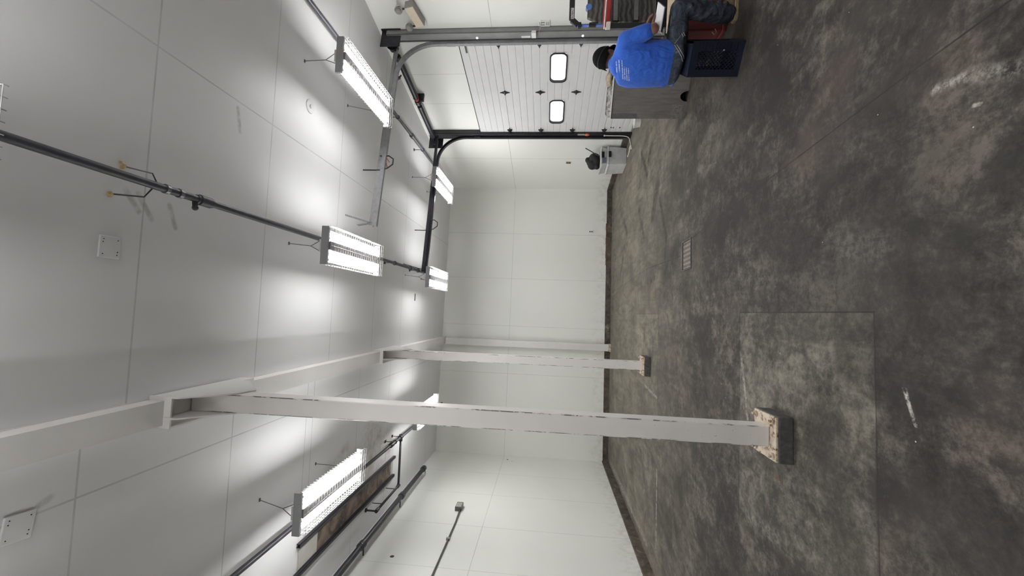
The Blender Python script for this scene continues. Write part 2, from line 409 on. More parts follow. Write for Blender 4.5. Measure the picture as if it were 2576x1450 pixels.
# ------------------------------------------------------------------ room shell
T = .15
b = MB(); ys = [YF - .2, 2.3, 4.2, 6.4, 11.0]
b.add([(x, y, z) for y in ys for x, z in ((-3.7, 0), (6.2, 0), (6.2, -.12), (-3.7, -.12))],
      [(i * 4 + k, i * 4 + (k + 1) % 4, i * 4 + 4 + (k + 1) % 4, i * 4 + 4 + k) for i in range(4) for k in range(4)] + [(0, 3, 2, 1), (16, 17, 18, 19)])
fl = struct(b, 'floor', M_FLOOR[0])
for mt in M_FLOOR[1:]: fl.data.materials.append(mt)
for f_ in fl.data.polygons: f_.material_index = sum(f_.center.y > y for y in ys[1:-1])
b = MB(); b.box((-3.7, YF - .2, H), (6.2, 11.0, H + .12)); struct(b, 'ceiling', M_CEIL)
b = MB(); b.box((XL - T, YF - T, 0), (XL, 10.35, H)); struct(b, 'wall_left', M_WALL_L)
b = MB(); b.prism([(-3.6, back_y(-3.6), 0), (3.6, back_y(3.6), 0), (3.6, back_y(3.6) + T, 0), (-3.6, back_y(-3.6) + T, 0)], (0, 0, H)); struct(b, 'wall_back', M_WALL_B)
b = MB(); b.box((XL - T, YF - T, 0), (5.9, YF, H)); struct(b, 'wall_front', M_WALL_F)
# right wall in its own frame: x along the wall, y into the room
DS0, DS1, DZ = 5.98, 8.25, 2.95
b = MB(); b.box((-3.4, -T, 0), (DS0, 0, H)); b.box((DS1, -T, 0), (10.9, 0, H)); b.box((DS0, -T, DZ), (DS1, 0, H))
wr = struct(b, 'wall_right', M_WALL_R); wr.location = W0; wr.rotation_euler = (0, 0, WROT)
# stained curbs under the wall panels
b = MB(); b.box((XL, YF, 0), (XL + .035, 10.14, .14)); struct(b, 'baseboard_left', M_CURB)
b = MB(); b.prism([(-3.38, back_y(-3.38) - .035, 0), (3.165, back_y(3.165) - .035, 0), (3.165, back_y(3.165), 0), (-3.38, back_y(-3.38), 0)], (0, 0, .125)); struct(b, 'baseboard_back', M_CURB)
b = MB(); b.box((8.46, 0, 0), (10.70, .03, .122)); o = struct(b, 'baseboard_right', M_CURB); o.location = W0; o.rotation_euler = (0, 0, WROT)

# ------------------------------------------------------------------ overhead door
door = wall_thing('door_1', None, None, 0, 0, 0, kind='structure')
secs = [(-.02, .54), (.54, 1.15), (1.15, 1.76), (1.76, 2.37), (2.37, 2.965)]
SX0, SX1 = 5.96, 8.27
wins = ((6.245, 6.84), (7.30, 7.925)); WZ = (1.345, 1.59)
for z0, z1 in secs:
    b = MB(); prof = []
    n = 5; hh = (z1 - z0 - .006) / n
    for k in range(n):
        a = z0 + .003 + k * hh
        prof += [(.05, a + .004), (.05, a + hh - .008), (.044, a + hh - .004)]
    face = [(.050, z0 + .003)] + prof[:-1] + [(.05, z1 - .003), (.002, z1 - .003), (.002, z0 + .003)]
    def slab(xa, xb): b.prism([(xa, y, z) for y, z in face], (xb - xa, 0, 0))
    if z0 == 1.15:
        cut = [SX0, wins[0][0], wins[0][1], wins[1][0], wins[1][1], SX1]
        for i in (0, 2, 4): slab(cut[i], cut[i + 1])
        for wa, wb in wins:
            b.box((wa, .002, z0 + .003), (wb, .05, WZ[0])); b.box((wa, .002, WZ[1]), (wb, .05, z1 - .003))
    else: slab(SX0, SX1)
    b.build('section', M_DOOR, door)
def rrect(x0, x1, z0, z1, r, y, n=6):
    pts = []
    for cx, cz, a0 in ((x1 - r, z1 - r, 0), (x0 + r, z1 - r, 90), (x0 + r, z0 + r, 180), (x1 - r, z0 + r, 270)):
        for k in range(n + 1):
            a = math.radians(a0 + 90 * k / n); pts.append((cx + r * math.cos(a), y, cz + r * math.sin(a)))
    return pts
for wa, wb in wins:
    o1 = rrect(wa - .014, wb + .014, WZ[0] - .014, WZ[1] + .014, .085, .0); o2 = rrect(wa + .006, wb - .006, WZ[0] + .006, WZ[1] - .006, .072, 0)
    b = MB(); n = len(o1)
    ring = [(x, .052, z) for x, _, z in o1] + [(x, .064, z) for x, _, z in o1] + [(x, .064, z) for x, _, z in o2] + [(x, .02, z) for x, _, z in o2]
    b.add(ring, [(j * n + i, j * n + (i + 1) % n, (j + 1) * n + (i + 1) % n, (j + 1) * n + i) for j in range(3) for i in range(n)])
    fr = b.build('window_frame', M_RUBBER, door, smooth='auto')
    b = MB(); b.prism(rrect(wa + .001, wb - .001, WZ[0] + .001, WZ[1] - .001, .074, .022), (0, .006, 0)); b.build('pane', M_PANE, fr)
for z in (.54, 1.15, 1.76, 2.37):
    for s_, end in ((6.045, 1), (7.085, 0), (8.16, 2)):
        b = MB()
        if end:
            b.prism([(s_ - .03, .05, z - .05), (s_ + .05, .05, z - .012), (s_ + .05, .05, z + .012), (s_ - .03, .05, z + .05)], (0, .02, 0))
            b.tube([(s_ - .1, .075, z), (s_ + .06, .075, z)], .008, 8)
        else:
            b.prism([(s_, .05, z - .085), (s_ + .02, .05, z - .03), (s_ + .045, .05, z), (s_ + .02, .05, z + .03), (s_, .05, z + .085), (s_ - .02, .05, z + .03), (s_ - .045, .05, z), (s_ - .02, .05, z - .03)], (0, .012, 0))
            b.tube([(s_ - .04, .068, z), (s_ + .04, .068, z)], .012, 8)
        b.build('hinge', M_DARK, door)
b = MB(); b.box((SX0, .004, -.0), (SX1, .05, .03)); b.build('bottom_seal', M_RUBBER, door)
b = MB(); b.box((SX0 + .02, .05, 2.86), (SX0 + .24, .062, 2.885)); b.box((SX0 + .03, .05, 2.80), (SX0 + .05, .09, 2.92)); b.build('top_bracket', M_DARK, door)
b = MB(); b.box((SX0 - .005, .0, 2.962), (SX1, .046, 2.978)); b.build('top_seal', M_RUBBER, door)
for dz, dx in ((.42, 0), (.375, 0), (.255, 0)):      # small black marks at the bottom far corner of the door
    b = MB(); b.cbox((8.08 + dx, .0515, dz), (.035, .003, .02)); b.build('mark', M_BLACK, door)
# jambs
def jamb(name, s0, s1, ztop, mat, depth=.09):
    b = MB(); b.box((s0, .001, 0), (s1, .014, ztop)); b.box((s0, .001, 0), (s0 + .012, depth, ztop)); b.box((s1 - .012, .001, 0), (s1, depth * .8, ztop))
    b.box((s0, depth - .012, 0), (s1 - .05, depth, ztop))
    o = struct(b, name, mat); o.location = W0; o.rotation_euler = (0, 0, WROT); return o
jamb('trim_1', 5.80, 5.965, 3.99, M_JAMB)
jamb('trim_2', 8.215, 8.42, 3.99, M_JAMB_SHADE)

# tracks: one per side, bending from the jamb to run level into the room
def door_track(s_, zt, curve_z0, length, mat, label, side):
    t = wall_thing('door_track', label, 'track', s_, .0, 0, group='overhead door tracks')
    R = .55
    path = [(0, .115, .04), (0, .115, curve_z0)]
    y0 = .115
    for k in range(1, 13):
        a = PI / 2 * k / 12
        path.append((0, y0 + R * (1 - math.cos(a)), curve_z0 + R * math.sin(a)))
    zt = curve_z0 + R
    path.append((0, length, zt))
    def sweep(off_in, off_out, wx0, wx1):
        b = MB(); P = [Vector(p) for p in path]; rings = []
        for i, p in enumerate(P):
            d = (P[min(i + 1, len(P) - 1)] - P[max(i - 1, 0)]).normalized(); nrm = Vector((0, -d.z, d.y)) # toward the outside of the bend
            a = p + nrm * off_in; c = p + nrm * off_out
            rings.append([a + Vector((wx0, 0, 0)), c + Vector((wx0, 0, 0)), c + Vector((wx1, 0, 0)), a + Vector((wx1, 0, 0))])
        vs = [v for r in rings for v in r]; fs = []
        for i in range(len(rings) - 1):
            for k in range(4): fs.append((i * 4 + k, i * 4 + (k + 1) % 4, (i + 1) * 4 + (k + 1) % 4, (i + 1) * 4 + k))
        fs += [(3, 2, 1, 0), tuple(len(vs) - 4 + k for k in range(4))]
        return b.add(vs, fs)
    sweep(-.028, -.022, -.02, .02).build('track_lip', mat, t)
    sweep(-.028, .028, -.022 * side - .003, -.022 * side + .003).build('track_web', mat, t)
    sweep(.022, .028, -.02, .02).build('track_back', mat, t)
    b = MB(); b.box((-.025, .02, zt + .03), (.025, 1.35, zt + .036)); b.box((-.003, .02, zt + .03), (.003, length - .02, zt + .085)); b.build('angle_iron', mat, t)
    for lo, hi in (((-.03, .09, curve_z0 - .28), (.03, .14, curve_z0 - .16)), ((-.03, .02, .5), (.03, .1, .53)), ((-.03, .02, 1.6), (.03, .1, 1.63))):
        b = MB(); b.box(lo, hi); b.build('bracket', mat, t)
    # perforated strap hangers at the free end
    for dx, dy in (((-.28, .04), (.09, .05)) if side == 1 else ((-.40, .04), (-.11, .10))):
        b = MB(); top = Vector((dx, length - dy, H)); bot = Vector((0, length - .05, zt + .05)); d = (bot - top); L = d.length; nn = int(L / .025)
        u = d.normalized(); sdir = u.cross(Vector((0, 1, 0))).normalized()
        for sg in (-1, 1): b.prism([top + sdir * .018 * sg - sdir * .006, top + sdir * .018 * sg + sdir * .006, bot + sdir * .018 * sg + sdir * .006, bot + sdir * .018 * sg - sdir * .006], (0, .003, 0))
        for k in range(nn):
            q = top + u * (k * .025 + .006); b.prism([q - sdir * .018, q + sdir * .018, q + sdir * .018 + u * .010, q - sdir * .018 + u * .010], (0, .003, 0))
        b.build('perforated_hanger', mat, t)
    return t, zt
TRK1, zt1 = door_track(5.962, 3.82, 3.28, 3.02, M_TRACK, 'grey curved door track nearest the emergency light, its level run ending beside a lit fixture', 1)
TRK2, zt2 = door_track(8.30, 3.80, 3.26, 2.98, M_PIPE_B, 'black curved door track on the far side of the overhead door, above the storage totes', -1)
for trk, zt, yl, mat in ((TRK1, zt1, 2.17, M_DARK), (TRK2, zt2, 2.12, M_BLACK)):
    b = MB(); pts = [(0, yl + .02, H - .006), (0, yl + .02, zt + .03), (0, yl - .01, zt - .06), (0, yl - .07, zt - .13), (0, yl - .15, zt - .13), (0, yl - .2, zt - .06), (0, yl - .19, zt + .02), (-.02, yl - .19, zt + .06)]
    b.tube(pts, .009, 8); sp = b.build('hanging_cable', mat, trk, smooth=True)
b = MB(); b.tube([(-.02, 2.0, zt1 - .03), (-.02, 2.08, zt1 - .09), (.02, 2.05, zt1 - .02), (.02, 2.14, zt1 - .05)], .006, 6); b.build('red_wire', plain('red_wire_skin', (.35, .05, .03), .5), TRK1, smooth=True)
for k, (zz, hh) in enumerate(((3.62, .10), (3.52, .07), (3.36, .08))):
    b = MB(); b.box((-.023, .09, zz - .28), (-.021, .125, zz - .28 + hh)); b.build('sticker', M_WHITE, TRK1)

# torsion shaft with springs and drums
sh = wall_thing('torsion_shaft', 'dark torsion spring shaft across the wall above the overhead door', 'door spring', 5.85, .17, 3.92)
L = 2.62
b = MB(); b.tube([(0, 0, 0), (L, 0, 0)], .016, 10); b.build('shaft', M_DARK, sh, smooth=True)
for a, e in ((.26, 1.22), (1.42, 2.36)):
    pts = []; N = int((e - a) / .02)
    b = MB(); prof = []
    for k in range(N * 2 + 1):
        pts.append((a + (e - a) * k / (N * 2), 0, 0)); prof.append(.046 if k % 2 else .040)
    b.tube(pts, prof, 12); b.build('spring', M_PIPE_B, sh, smooth=True)
for a in (.10, 2.5):
    b = MB(); b.tube([(a - .045, 0, 0), (a - .04, 0, 0), (a + .03, 0, 0), (a + .05, 0, 0)], [.09, .075, .07, .05], 20); b.build('cable_drum', M_DARK, sh, smooth='auto')
for a, mt in ((-.02, M_DARK), (2.60, M_PIPE_B)):
    b = MB(); b.box((a - .006, -.16, -.14), (a + .006, .10, .15)); b.box((a - .05, -.165, -.14), (a + .05, -.155, .15)); b.build('bearing_plate', mt, sh)
b = MB(); b.box((1.30, -.165, -.10), (1.34, -.02, .06)); b.tube([(1.28, 0, 0), (1.36, 0, 0)], .05, 12); b.build('centre_bracket', M_DARK, sh)
b = MB(); b.tube([(1.20, 0, 0), (1.27, 0, 0)], [.052, .035], 12); b.box((1.22, -.10, -.02), (1.24, .0, .02)); b.build('winding_cone', plain('red_winding_cone', (.22, .03, .025), .5), sh)
b = MB(); b.tube([(.62, .04, .06), (.62, .26, .19)], .012, 8); b.ball((.62, .09, .09), .026); b.build('strut', plain('brown_strut', (.16, .10, .09), .5), sh)

# jamb fittings
t = wall_thing('electrical_box', 'small white box with a short cable clipped to the grey door jamb', 'electrical box', 5.83, .09, 1.83)
b = MB(); b.box((-.05, 0, -.03), (.04, .05, .035)); b.build('body', M_WHITE, t, bevel=.004)
b = MB(); b.tube([(-.03, .02, -.03), (-.04, .03, -.07), (-.09, .01, -.09), (-.12, -.06, -.075)], .005, 6); b.build('cable', M_GREYBOX, t, smooth=True)
for zz, hh in ((1.95, .12), (1.52, .1)):
    pass
b = MB(); p = WM @ Vector((5.89, .0915, 1.95)); b.cbox((0, 0, 0), (.035, .003, .13)); o = b.build('warning_sticker', M_WHITE); o.location = p; o.rotation_euler = (0, 0, WROT)
tag(o, 'pale rectangular sticker on the grey door jamb above the small box', 'sticker')
for zz, q in ((2.66, 'higher'), (1.14, 'lower')):  # disc on the jamb face glows to look like a bright hole
    b = MB(); b.tube([(0, 0, 0), (0, .006, 0)], .017, 12); o = b.build('glowing_disc', glow('daylit_hole', (.85, .9, 1), 1.3)); o.location = WM @ Vector((5.89, .0905, zz)); o.rotation_euler = (0, 0, WROT)
    tag(o, 'glowing disc as a bright round hole in the grey door jamb, the %s of two' % q, 'hole')

# ------------------------------------------------------------------ ceiling beam and columns
bm_ = thing('ceiling_beam', 'long white steel beam under the ceiling carrying the columns', 'beam', (-.75, 0, 4.0))
b = MB(); b.box((-.08, YF, 0), (.08, 10.28, .112)); b.build('web', M_BEAM, bm_)
b = MB(); b.box((-.083, YF, .108), (.086, 10.28, .1145)); b.build('flange', M_BEAM, bm_)
def splice(y0, y1):
    b = MB(); b.box((-.10, y0, -.055), (-.088, y1, .108)); b.box((.092, y0 + .0, .0), (.104, y1, .108)); b.box((-.10, y0, -.008), (.104, y1, .0)); b.build('splice_plate', M_BEAM, bm_)
    b = MB(); b.box((-.10, y0 - .012, -.05), (.108, y0, .11)); b.build('end_plate', M_BEAM, bm_)
splice(2.60, 3.42); splice(6.15, 6.97)
def column(y, label, gus=True, plinth=True, cx=-.715, half=.0625, zb=.1):
    t = thing('steel_column', label, 'column', (cx, y, 0), 0, 'white steel columns')
    b = MB(); b.box((-half, -half, zb), (half, half, 3.99)); b.build('post', M_STEEL if gus else M_BEAM, t, bevel=.007)
    if gus:
        for sx in (half, -half - .010):
            b = MB(); b.prism([(sx, -.27, 3.99), (sx, .43, 3.99), (sx, .43, 3.93), (sx, half + .03, 3.62), (sx, -half + .02, 3.66), (sx, -.27, 3.90)], (.010, 0, 0)); b.build('gusset', M_BEAM, t)
    if plinth:
        b = MB(); b.box((-.135, -.135, .085), (.135, .135, .1)); pl = b.build('base_plate', M_RUST, t, bevel=.003)
        for bx in (-.105, .105):
            for by in (-.105, .105):
                b = MB(); b.tube([(bx, by, .1), (bx, by, .112)], .02, 6); b.tube([(bx, by, .112), (bx, by, .128)], .009, 8); b.build('anchor_bolt', M_RUST, pl)
        b = MB(); b.box((-.14, -.14, 0), (.14, .14, .085)); b.build('grout_pad', M_PLINTH, t, bevel=.006)
    return t
column(2.85, 'nearest white steel column with chipped edges and a rusting base plate')
column(6.40, 'middle white steel column, standing between the nearest one and the back wall')
t3 = column(10.2, 'white steel column standing against the back wall', False, False, -.76, .08, 0.0)
b = MB(); b.box((-.09, -.09, 0), (.09, .075, .06)); b.build('base_plate', M_RUST, t3)

# ------------------------------------------------------------------ light fixtures
def make_fixture():
    t = thing('fluorescent_light', '', 'light', (0, 0, 0))
    Lh, Wh = .61, .185
    b = MB(); b.box((-.153, -Lh, .085), (.153, Lh, .092)); b.box((-.06, -Lh + .01, .092), (.06, Lh - .01, .135))
    b.build('housing', M_WHITE, t)
    for sg in (-1, 1):
        b = MB(); b.box((-Wh, sg * Lh - .012, .035), (Wh, sg * Lh + .012, .105)); b.build('end_plate', M_GREYLIP, t)
    b = MB(); b.prism([(-.030, -Lh + .015, .085), (.030, -Lh + .015, .085), (.042, -Lh + .015, .022), (-.042, -Lh + .015, .022)], (0, 2 * Lh - .03, 0)); b.build('ridge', M_RIDGE, t)
    for x in (-.135, -.075, .075, .135):
        b = MB(); b.tube([(x, -Lh + .05, .052), (x, Lh - .06, .052)], .013, 8); tb = b.build('tube', M_TUBE, t, smooth=True)
        for y0, y1 in ((-Lh + .013, -Lh + .049), (Lh - .059, Lh - .013)):
            b = MB(); b.tube([(x, y0, .052), (x, y1, .052)], .012, 8); b.build('socket', M_SOCKET, tb)
    b = MB(); r = .0022; G = Wh + .006
    def wire(a, c): b.tube([a, c], r, 4, False)
    for k in range(9): x = -G + 2 * G * k / 8; wire((x, -Lh, .004), (x, Lh + .03, .004))
    for k in range(25): y = -Lh + .03 + (2 * Lh - .02) * k / 24; wire((-G, y, .001), (G, y, .001)); wire((-G, y, .001), (-G, y, .07)); wire((G, y, .001), (G, y, .07))
    for z in (.03, .055): wire((-G, -Lh, z), (-G, Lh + .03, z)); wire((G, -Lh, z), (G, Lh + .03, z)); wire((-G, Lh + .03, z), (G, Lh + .03, z))
    b.build('wire_guard', M_WIRE, t)
    for sg in (-1, 1):
        top = Vector((.03, sg * .47, H - 3.585)); fork = Vector((.0, sg * .53, .26))
        b = MB()
        def chain(a, c):
            a = Vector(a); c = Vector(c); n = max(2, int((c - a).length / .012))
            pts = [a.lerp(c, k / (2 * n)) for k in range(2 * n + 1)]
            b.tube(pts, [.0052 if k % 2 else .0022 for k in range(2 * n + 1)], 5)
        chain(top, fork); chain(fork, (-.075, sg * .57, .10)); chain(fork, (.075, sg * .57, .10)); b.cbox(top + Vector((0, 0, -.004)), (.03, .012, .012))
        b.build('hanging_chain', M_CHAIN, t)
    return t
fx = make_fixture()
fix_spots = [(.575, 4.42, 'lit caged fluorescent light below the middle ceiling pipe, nearer of the two visible whole'),
             (2.50, 4.47, 'lit caged fluorescent light beside the grey door track and emergency light'),
             (-1.86, 4.25, 'lit caged fluorescent light left of the beam, beside the brown ceiling opening'),
             (.57, 7.85, 'small far caged fluorescent light at the end of the black door track'),
             (2.42, 7.95, 'far caged fluorescent light in the corner beyond the overhead door'),
             (-1.84, 7.55, 'far caged fluorescent light half hidden behind the nearest column'),
             (.60, .742, 'caged fluorescent light overhead, cut off by the picture edge above the middle pipe'),
             (2.55, .80, 'unseen caged fluorescent light added to light the near right side'),  # this one and the next are unseen, added to light the near end
             (-1.86, .80, 'unseen caged fluorescent light added to light the near left side')]
for i, (x, y, lab) in enumerate(fix_spots):
    o = fx if i == 0 else copy_tree(fx)
    o.location = (x, y, 3.585); tag(o, lab, 'light', 'hanging fluorescent lights')

# ------------------------------------------------------------------ pipes under the ceiling
def hanger(b, x, y, z, r):
    b.tube([(x, y, z + r), (x, y, H)], .005, 6); b.tube([(x + (r + .006) * math.cos(a), y, z + (r + .006) * math.sin(a)) for a in [2 * PI * k / 12 for k in range(12)]], .006, 6, closed=True); b.cbox((x, y, H - .006), (.05, .03, .012))
def pipe_run(name, label, x0, y0, x1, y1, z, r, mat, coup=(), hang=(), clamps=()):
    t = thing(name, label, 'pipe', (x0, y0, z))
    def P(y): k = (y - y0) / (y1 - y0); return Vector(((x1 - x0) * k, y - y0, 0))
    b = MB(); b.tube([(0, 0, 0), P(y1)], r, 14); b.build('run', mat, t, smooth='auto')
    for y in coup:
        b = MB(); a = P(y - .07); c = P(y + .07)
        b.tube([a, a.lerp(c, .15), a.lerp(c, .16), a.lerp(c, .84), a.lerp(c, .85), c], [r + .006, r + .006, r + .013, r + .013, r + .006, r + .006], 14); b.build('coupling', mat, t, smooth='auto')
    for y in clamps:
        b = MB(); b.tube([P(y - .012), P(y + .012)], r + .006, 14); b.build('band', M_GALV, t)
    for y in hang:
        b = MB(); q = P(y); b.tube([q + Vector((0, 0, r)), Vector((q.x, q.y, H - z))], .005, 6)
        b.tube([q + Vector(((r + .006) * math.cos(2 * PI * k / 12), 0, (r + .006) * math.sin(2 * PI * k / 12))) for k in range(12)], .005, 6, closed=True)
        b.cbox((q.x, q.y, H - z - .006), (.04, .04, .012)); b.build('hanger', M_DARK, t)
    return t
t = pipe_run('sprinkler_pipe', 'dark grey sprinkler pipe along the middle of the ceiling with two pale bands', .69, YF + .02, .71, 8.6, 3.95, .025, M_PIPE, (2.72, 7.2), (6.4, 7.6), (2.42, 2.52))
b = MB(); b.tube([(-.0, 2.62 - YF, -.0), (-.05, 2.62 - YF, -.005)], .017, 10); b.ball((-.055, 2.62 - YF, -.006), .02); b.build('side_outlet', M_PIPE, t)
pipe_run('sprinkler_pipe', 'dark sprinkler pipe on the right of the ceiling, above the overhead door', 3.03, YF + .02, 2.97, 9.6, 3.95, .025, M_PIPE, (6.9,), (6.2, 7.5))
t = pipe_run('sprinkler_pipe', 'dark sprinkler pipe left of the beam with a branch that turns back', -2.19, YF + .02, -2.22, 9.9, 3.95, .025, M_PIPE_B, (6.7,), (6.85, 7.15))
def L_(x, y, z=0): return Vector((x + 2.19, y - (YF + .02), z))
b = MB(); b.tube([L_(-2.21, 7.13), L_(-2.98, 7.13), L_(-3.03, 7.08), L_(-3.03, 6.25)], .019, 12); b.build('branch', M_PIPE_B, t, smooth=True)
b = MB(); b.tube([L_(-3.03, 7.16), L_(-3.03, 7.08)], .028, 10); b.build('elbow', M_PIPE_B, t, smooth='auto')
b = MB(); b.tube([L_(-2.21, 7.07), L_(-2.21, 7.19)], .036, 10); b.tube([L_(-2.17, 7.13), L_(-2.28, 7.13)], .03, 10); b.build('tee', M_PIPE_B, t, smooth='auto')
for a, c, r in ((L_(-3.03, 6.28), L_(-3.03, 6.2), .028), (L_(-3.03, 6.21, .15), L_(-3.03, 6.21, .166), .03), (L_(-3.03, 6.21, .0), L_(-3.03, 6.21, .15), .013)):
    b = MB(); b.tube([a, c], r, 10); b.build('drop_fitting', M_PIPE_B, t, smooth='auto')
for y in (6.45, 7.0):
    b = MB(); b.tube([L_(-3.03, y), L_(-3.03, y, .166)], .006, 6); b.build('hanger', M_DARK, t)
t = pipe_run('drain_pipe', 'thick dark pipe with couplings running along the top of the left wall', -3.24, YF + .02, -3.24, 8.55, 3.92, .042, M_PIPE_B, (5.68, 7.25, 8.5), (), ())
b = MB(); b.tube([(0, 8.55 - YF - .02, 0), (0, 8.62 - YF - .02, .0), (-.08, 8.64 - YF - .02, .0), (-.17, 8.72 - YF - .02, .02)], .008, 6); b.build('wall_bracket', M_DARK, t)
for y in (5.75, 7.18):
    b = MB(); b.tube([(0, y - YF - .02, 0), (-.17, y - YF - .02, 0)], .01, 6); b.build('wall_bracket', M_DARK, t)
# orange spray foam where the middle pipe's hanger was sealed
for (x, y, lab) in ((.80, 2.28, 'orange spray foam blob on the ceiling right of the middle pipe'), (.61, 2.22, 'orange spray foam blob on the ceiling left of the middle pipe')):
    b = MB()
    for k in range(7): b.ball((random.uniform(-.02, .02), random.uniform(-.014, .014), random.uniform(-.012, 0)), random.uniform(.008, .014), None, 8, 6)
    o = remesh(b.build('spray_foam', M_FOAM), .006, 1); o.location = (x, y, H - .004); tag(o, lab, 'foam')
# drip-stained hanger rods by the foam
b = MB(); b.tube([(.61, 2.22, H), (.62, 2.32, 3.99), (.69, 2.36, 3.978)], .005, 6); b.tube([(.80, 2.28, H), (.78, 2.36, 3.99), (.70, 2.40, 3.978)], .005, 6)
o = b.build('pipe_hook', M_PIPE, origin=(.69, 2.38, 3.98)); tag(o, 'thin wire hook holding the middle pipe beside the orange foam', 'pipe hook')

# ceiling fittings
def cover_plate(cx, cy, sx, sy, rz, label):
    t = thing('cover_plate', label, 'cover plate', (cx, cy, H), rz, 'ceiling cover plates')
    b = MB(); b.box((-sx / 2, -sy / 2, -.012), (sx / 2, sy / 2, 0)); b.build('plate', M_CEILPLATE, t, bevel=.003)
    for x, y in ((-.34, -.34), (-.34, .34), (.34, -.34), (.34, .34), (.2, -.36), (-.2, .36)):
        b = MB(); b.tube([(x * sx, y * sy, -.012), (x * sx, y * sy, -.0135)], .0032, 8); b.build('screw', M_DARK, t)
M_CEILPLATE = plain('cover_plate_paint', (.70, .70, .70), .5, 0, .04, 8)
cover_plate(.296, 2.25, .13, .12, 0, 'square white cover plate on the ceiling left of the middle pipe')
cover_plate(-1.17, 1.94, .135, .13, .1, 'square white cover plate with dark smudges on the ceiling left of the beam')
b = MB(); b.box((-.07, -.012, -.008), (.07, .012, 0)); o = b.build('slot_vent', M_BLACK); o.location = (.22, 8.0, H); tag(o, 'small dark slot in the ceiling left of the far hanging light', 'slot')
b = MB(); b.lathe([(.07, -.008), (.075, 0)], n=20); b.lathe([(.02, -.02), (.02, -.008)], n=12); o = b.build('ceiling_plate', M_CEILPLATE); o.location = (2.12, 4.15, H); tag(o, 'round pale ceiling plate beside the light near the door track', 'ceiling plate')
# brown opening between two rails
def insul():
    m = NT('exposed_brown_insulation'); p = m.coords(); n = m.noise(p, 3.6, 5, .6, .8); n2 = m.noise(p, 26, 4, .7)
    c = m.ramp(n, (.36, (.035, .028, .028)), (.46, (.11, .085, .07)), (.56, (.22, .165, .13)), (.7, (.29, .23, .185)))
    m.color(m.mix(m.ramp(n2, (.5, 0.0), (.75, .5)), c, (.09, .06, .05))); m.set(.9); m.bump(n, .6, .03); return m.m
t = thing('ceiling_opening', 'long brown patch of bare insulation in the ceiling between two dark rails', 'ceiling opening', (-2.76, 5.9, H))
b = MB(); b.box((-.115, -1.05, -.012), (.135, 1.24, 0)); b.build('insulation', insul(), t)
b = MB(); b.box((-.115, -1.42, -.01), (.135, -1.05, 0)); b.box((-.115, 1.24, -.01), (.135, 1.34, 0)); b.build('blank_panel', plain('pale_filler_panel', (.5, .48, .45), .6, 0, .06), t)
for x, y0, y1 in ((.16, -1.46, 1.37), (-.15, -1.75, 1.36)):
    b = MB(); b.box((x - .02, y0, -.045), (x + .02, y1, -.04)); b.box((x - .02, y0, -.045), (x - .016, y1, 0)); b.box((x + .016, y0, -.045), (x + .02, y1, 0)); b.build('rail', M_PIPE_B, t)

# ------------------------------------------------------------------ wall fittings
t = wall_thing('emergency_light', 'beige emergency light with two clear lamp heads on the right wall', 'emergency light', 5.50, 0, 3.40)
EM = Matrix.Translation((0, 0, .068)) @ Matrix.Rotation(.24, 4, 'Y')
b = MB(); b.box((-.165, 0, -.065), (.165, .115, .065), EM); b.build('body', M_GREYBOX, t, bevel=.006)  # grey body paints shade onto the beige box's underside and ends
b = MB(); b.box((-.160, .115, -.062), (.160, .122, .062), EM); b.build('front_cover', M_BEIGE, t, bevel=.004)
M_LENS = NT('clear_lamp_glass'); M_LENS.color((.9, .9, .9, 1)); M_LENS.set(.02); M_LENS.b.inputs['Transmission Weight'].default_value = 1.0
for x, zl in ((-.09, .268), (.19, .205)):
    b = MB(); b.tube([(x - .01, .06, zl - .15 if x < 0 else zl - .12), (x, .07, zl - .045)], .012, 8); b.build('lamp_stem', M_DARK, t)
    b = MB(); b.ball((x, .085, zl), (.055, .05, .055), None, 18, 12); lh = b.build('lamp_head', M_LENS.m, t, smooth=True)
    b = MB(); b.lathe([(.012, 0), (.03, .012), (.045, .04)], n=16); o = b.build('reflector', plain('lamp_reflector', (.75, .73, .68), .2, .6), lh); o.location = (x, .062, zl); o.rotation_euler = (-PI / 2, 0, 0)
def outlet(t, w_, h_, mat, slots, sm=M_BLACK):
    b = MB(); b.box((-w_ / 2, 0, -h_ / 2), (w_ / 2, .012, h_ / 2)); b.build('plate', mat, t, bevel=.003)
    for x, z, sx, sz in slots: b = MB(); b.cbox((x, .0125, z), (sx, .004, sz)); b.build('socket', sm, t)
t = wall_thing('wall_outlet', 'white outlet plate on the right wall beside the grey door jamb', 'outlet', 5.75, 0, 1.675, group='wall outlets')
outlet(t, .10, .13, M_WHITE, ((-.02, .03, .006, .045), (.02, .03, .006, .045), (0, -.02, .05, .006), (0, -.045, .05, .006), (0, .055, .06, .004)))
t = wall_thing('wall_outlet', 'bare rusty outlet box on the right wall above the storage totes', 'outlet', 9.43, 0, 1.16, group='wall outlets')
outlet(t, .075, .11, plain('worn_brass', (.3, .25, .17), .5, .3, .3, 60), ((0, .02, .04, .03), (0, -.025, .04, .03)), plain('brown_socket', (.06, .04, .03), .6))
t = thing('wall_outlet', 'white double outlet low on the back wall', 'outlet', (2.08, back_y(2.08), .505), BROT + PI, group='wall outlets')
outlet(t, .078, .125, M_WHITE, ((0, .025, .028, .03), (0, -.025, .028, .03)))
t = thing('junction_box', 'small grey junction box high on the left wall with conduit', 'junction box', (XL, 7.32, 2.92), -PI / 2)
b = MB(); b.box((-.10, 0, -.055), (.10, .07, .055)); b.build('box', plain('dark_box', (.12, .115, .11), .5), t, bevel=.004)
b = MB(); b.box((-.06, .07, -.045), (.09, .075, .045)); b.build('lid', M_GREYBOX, t)
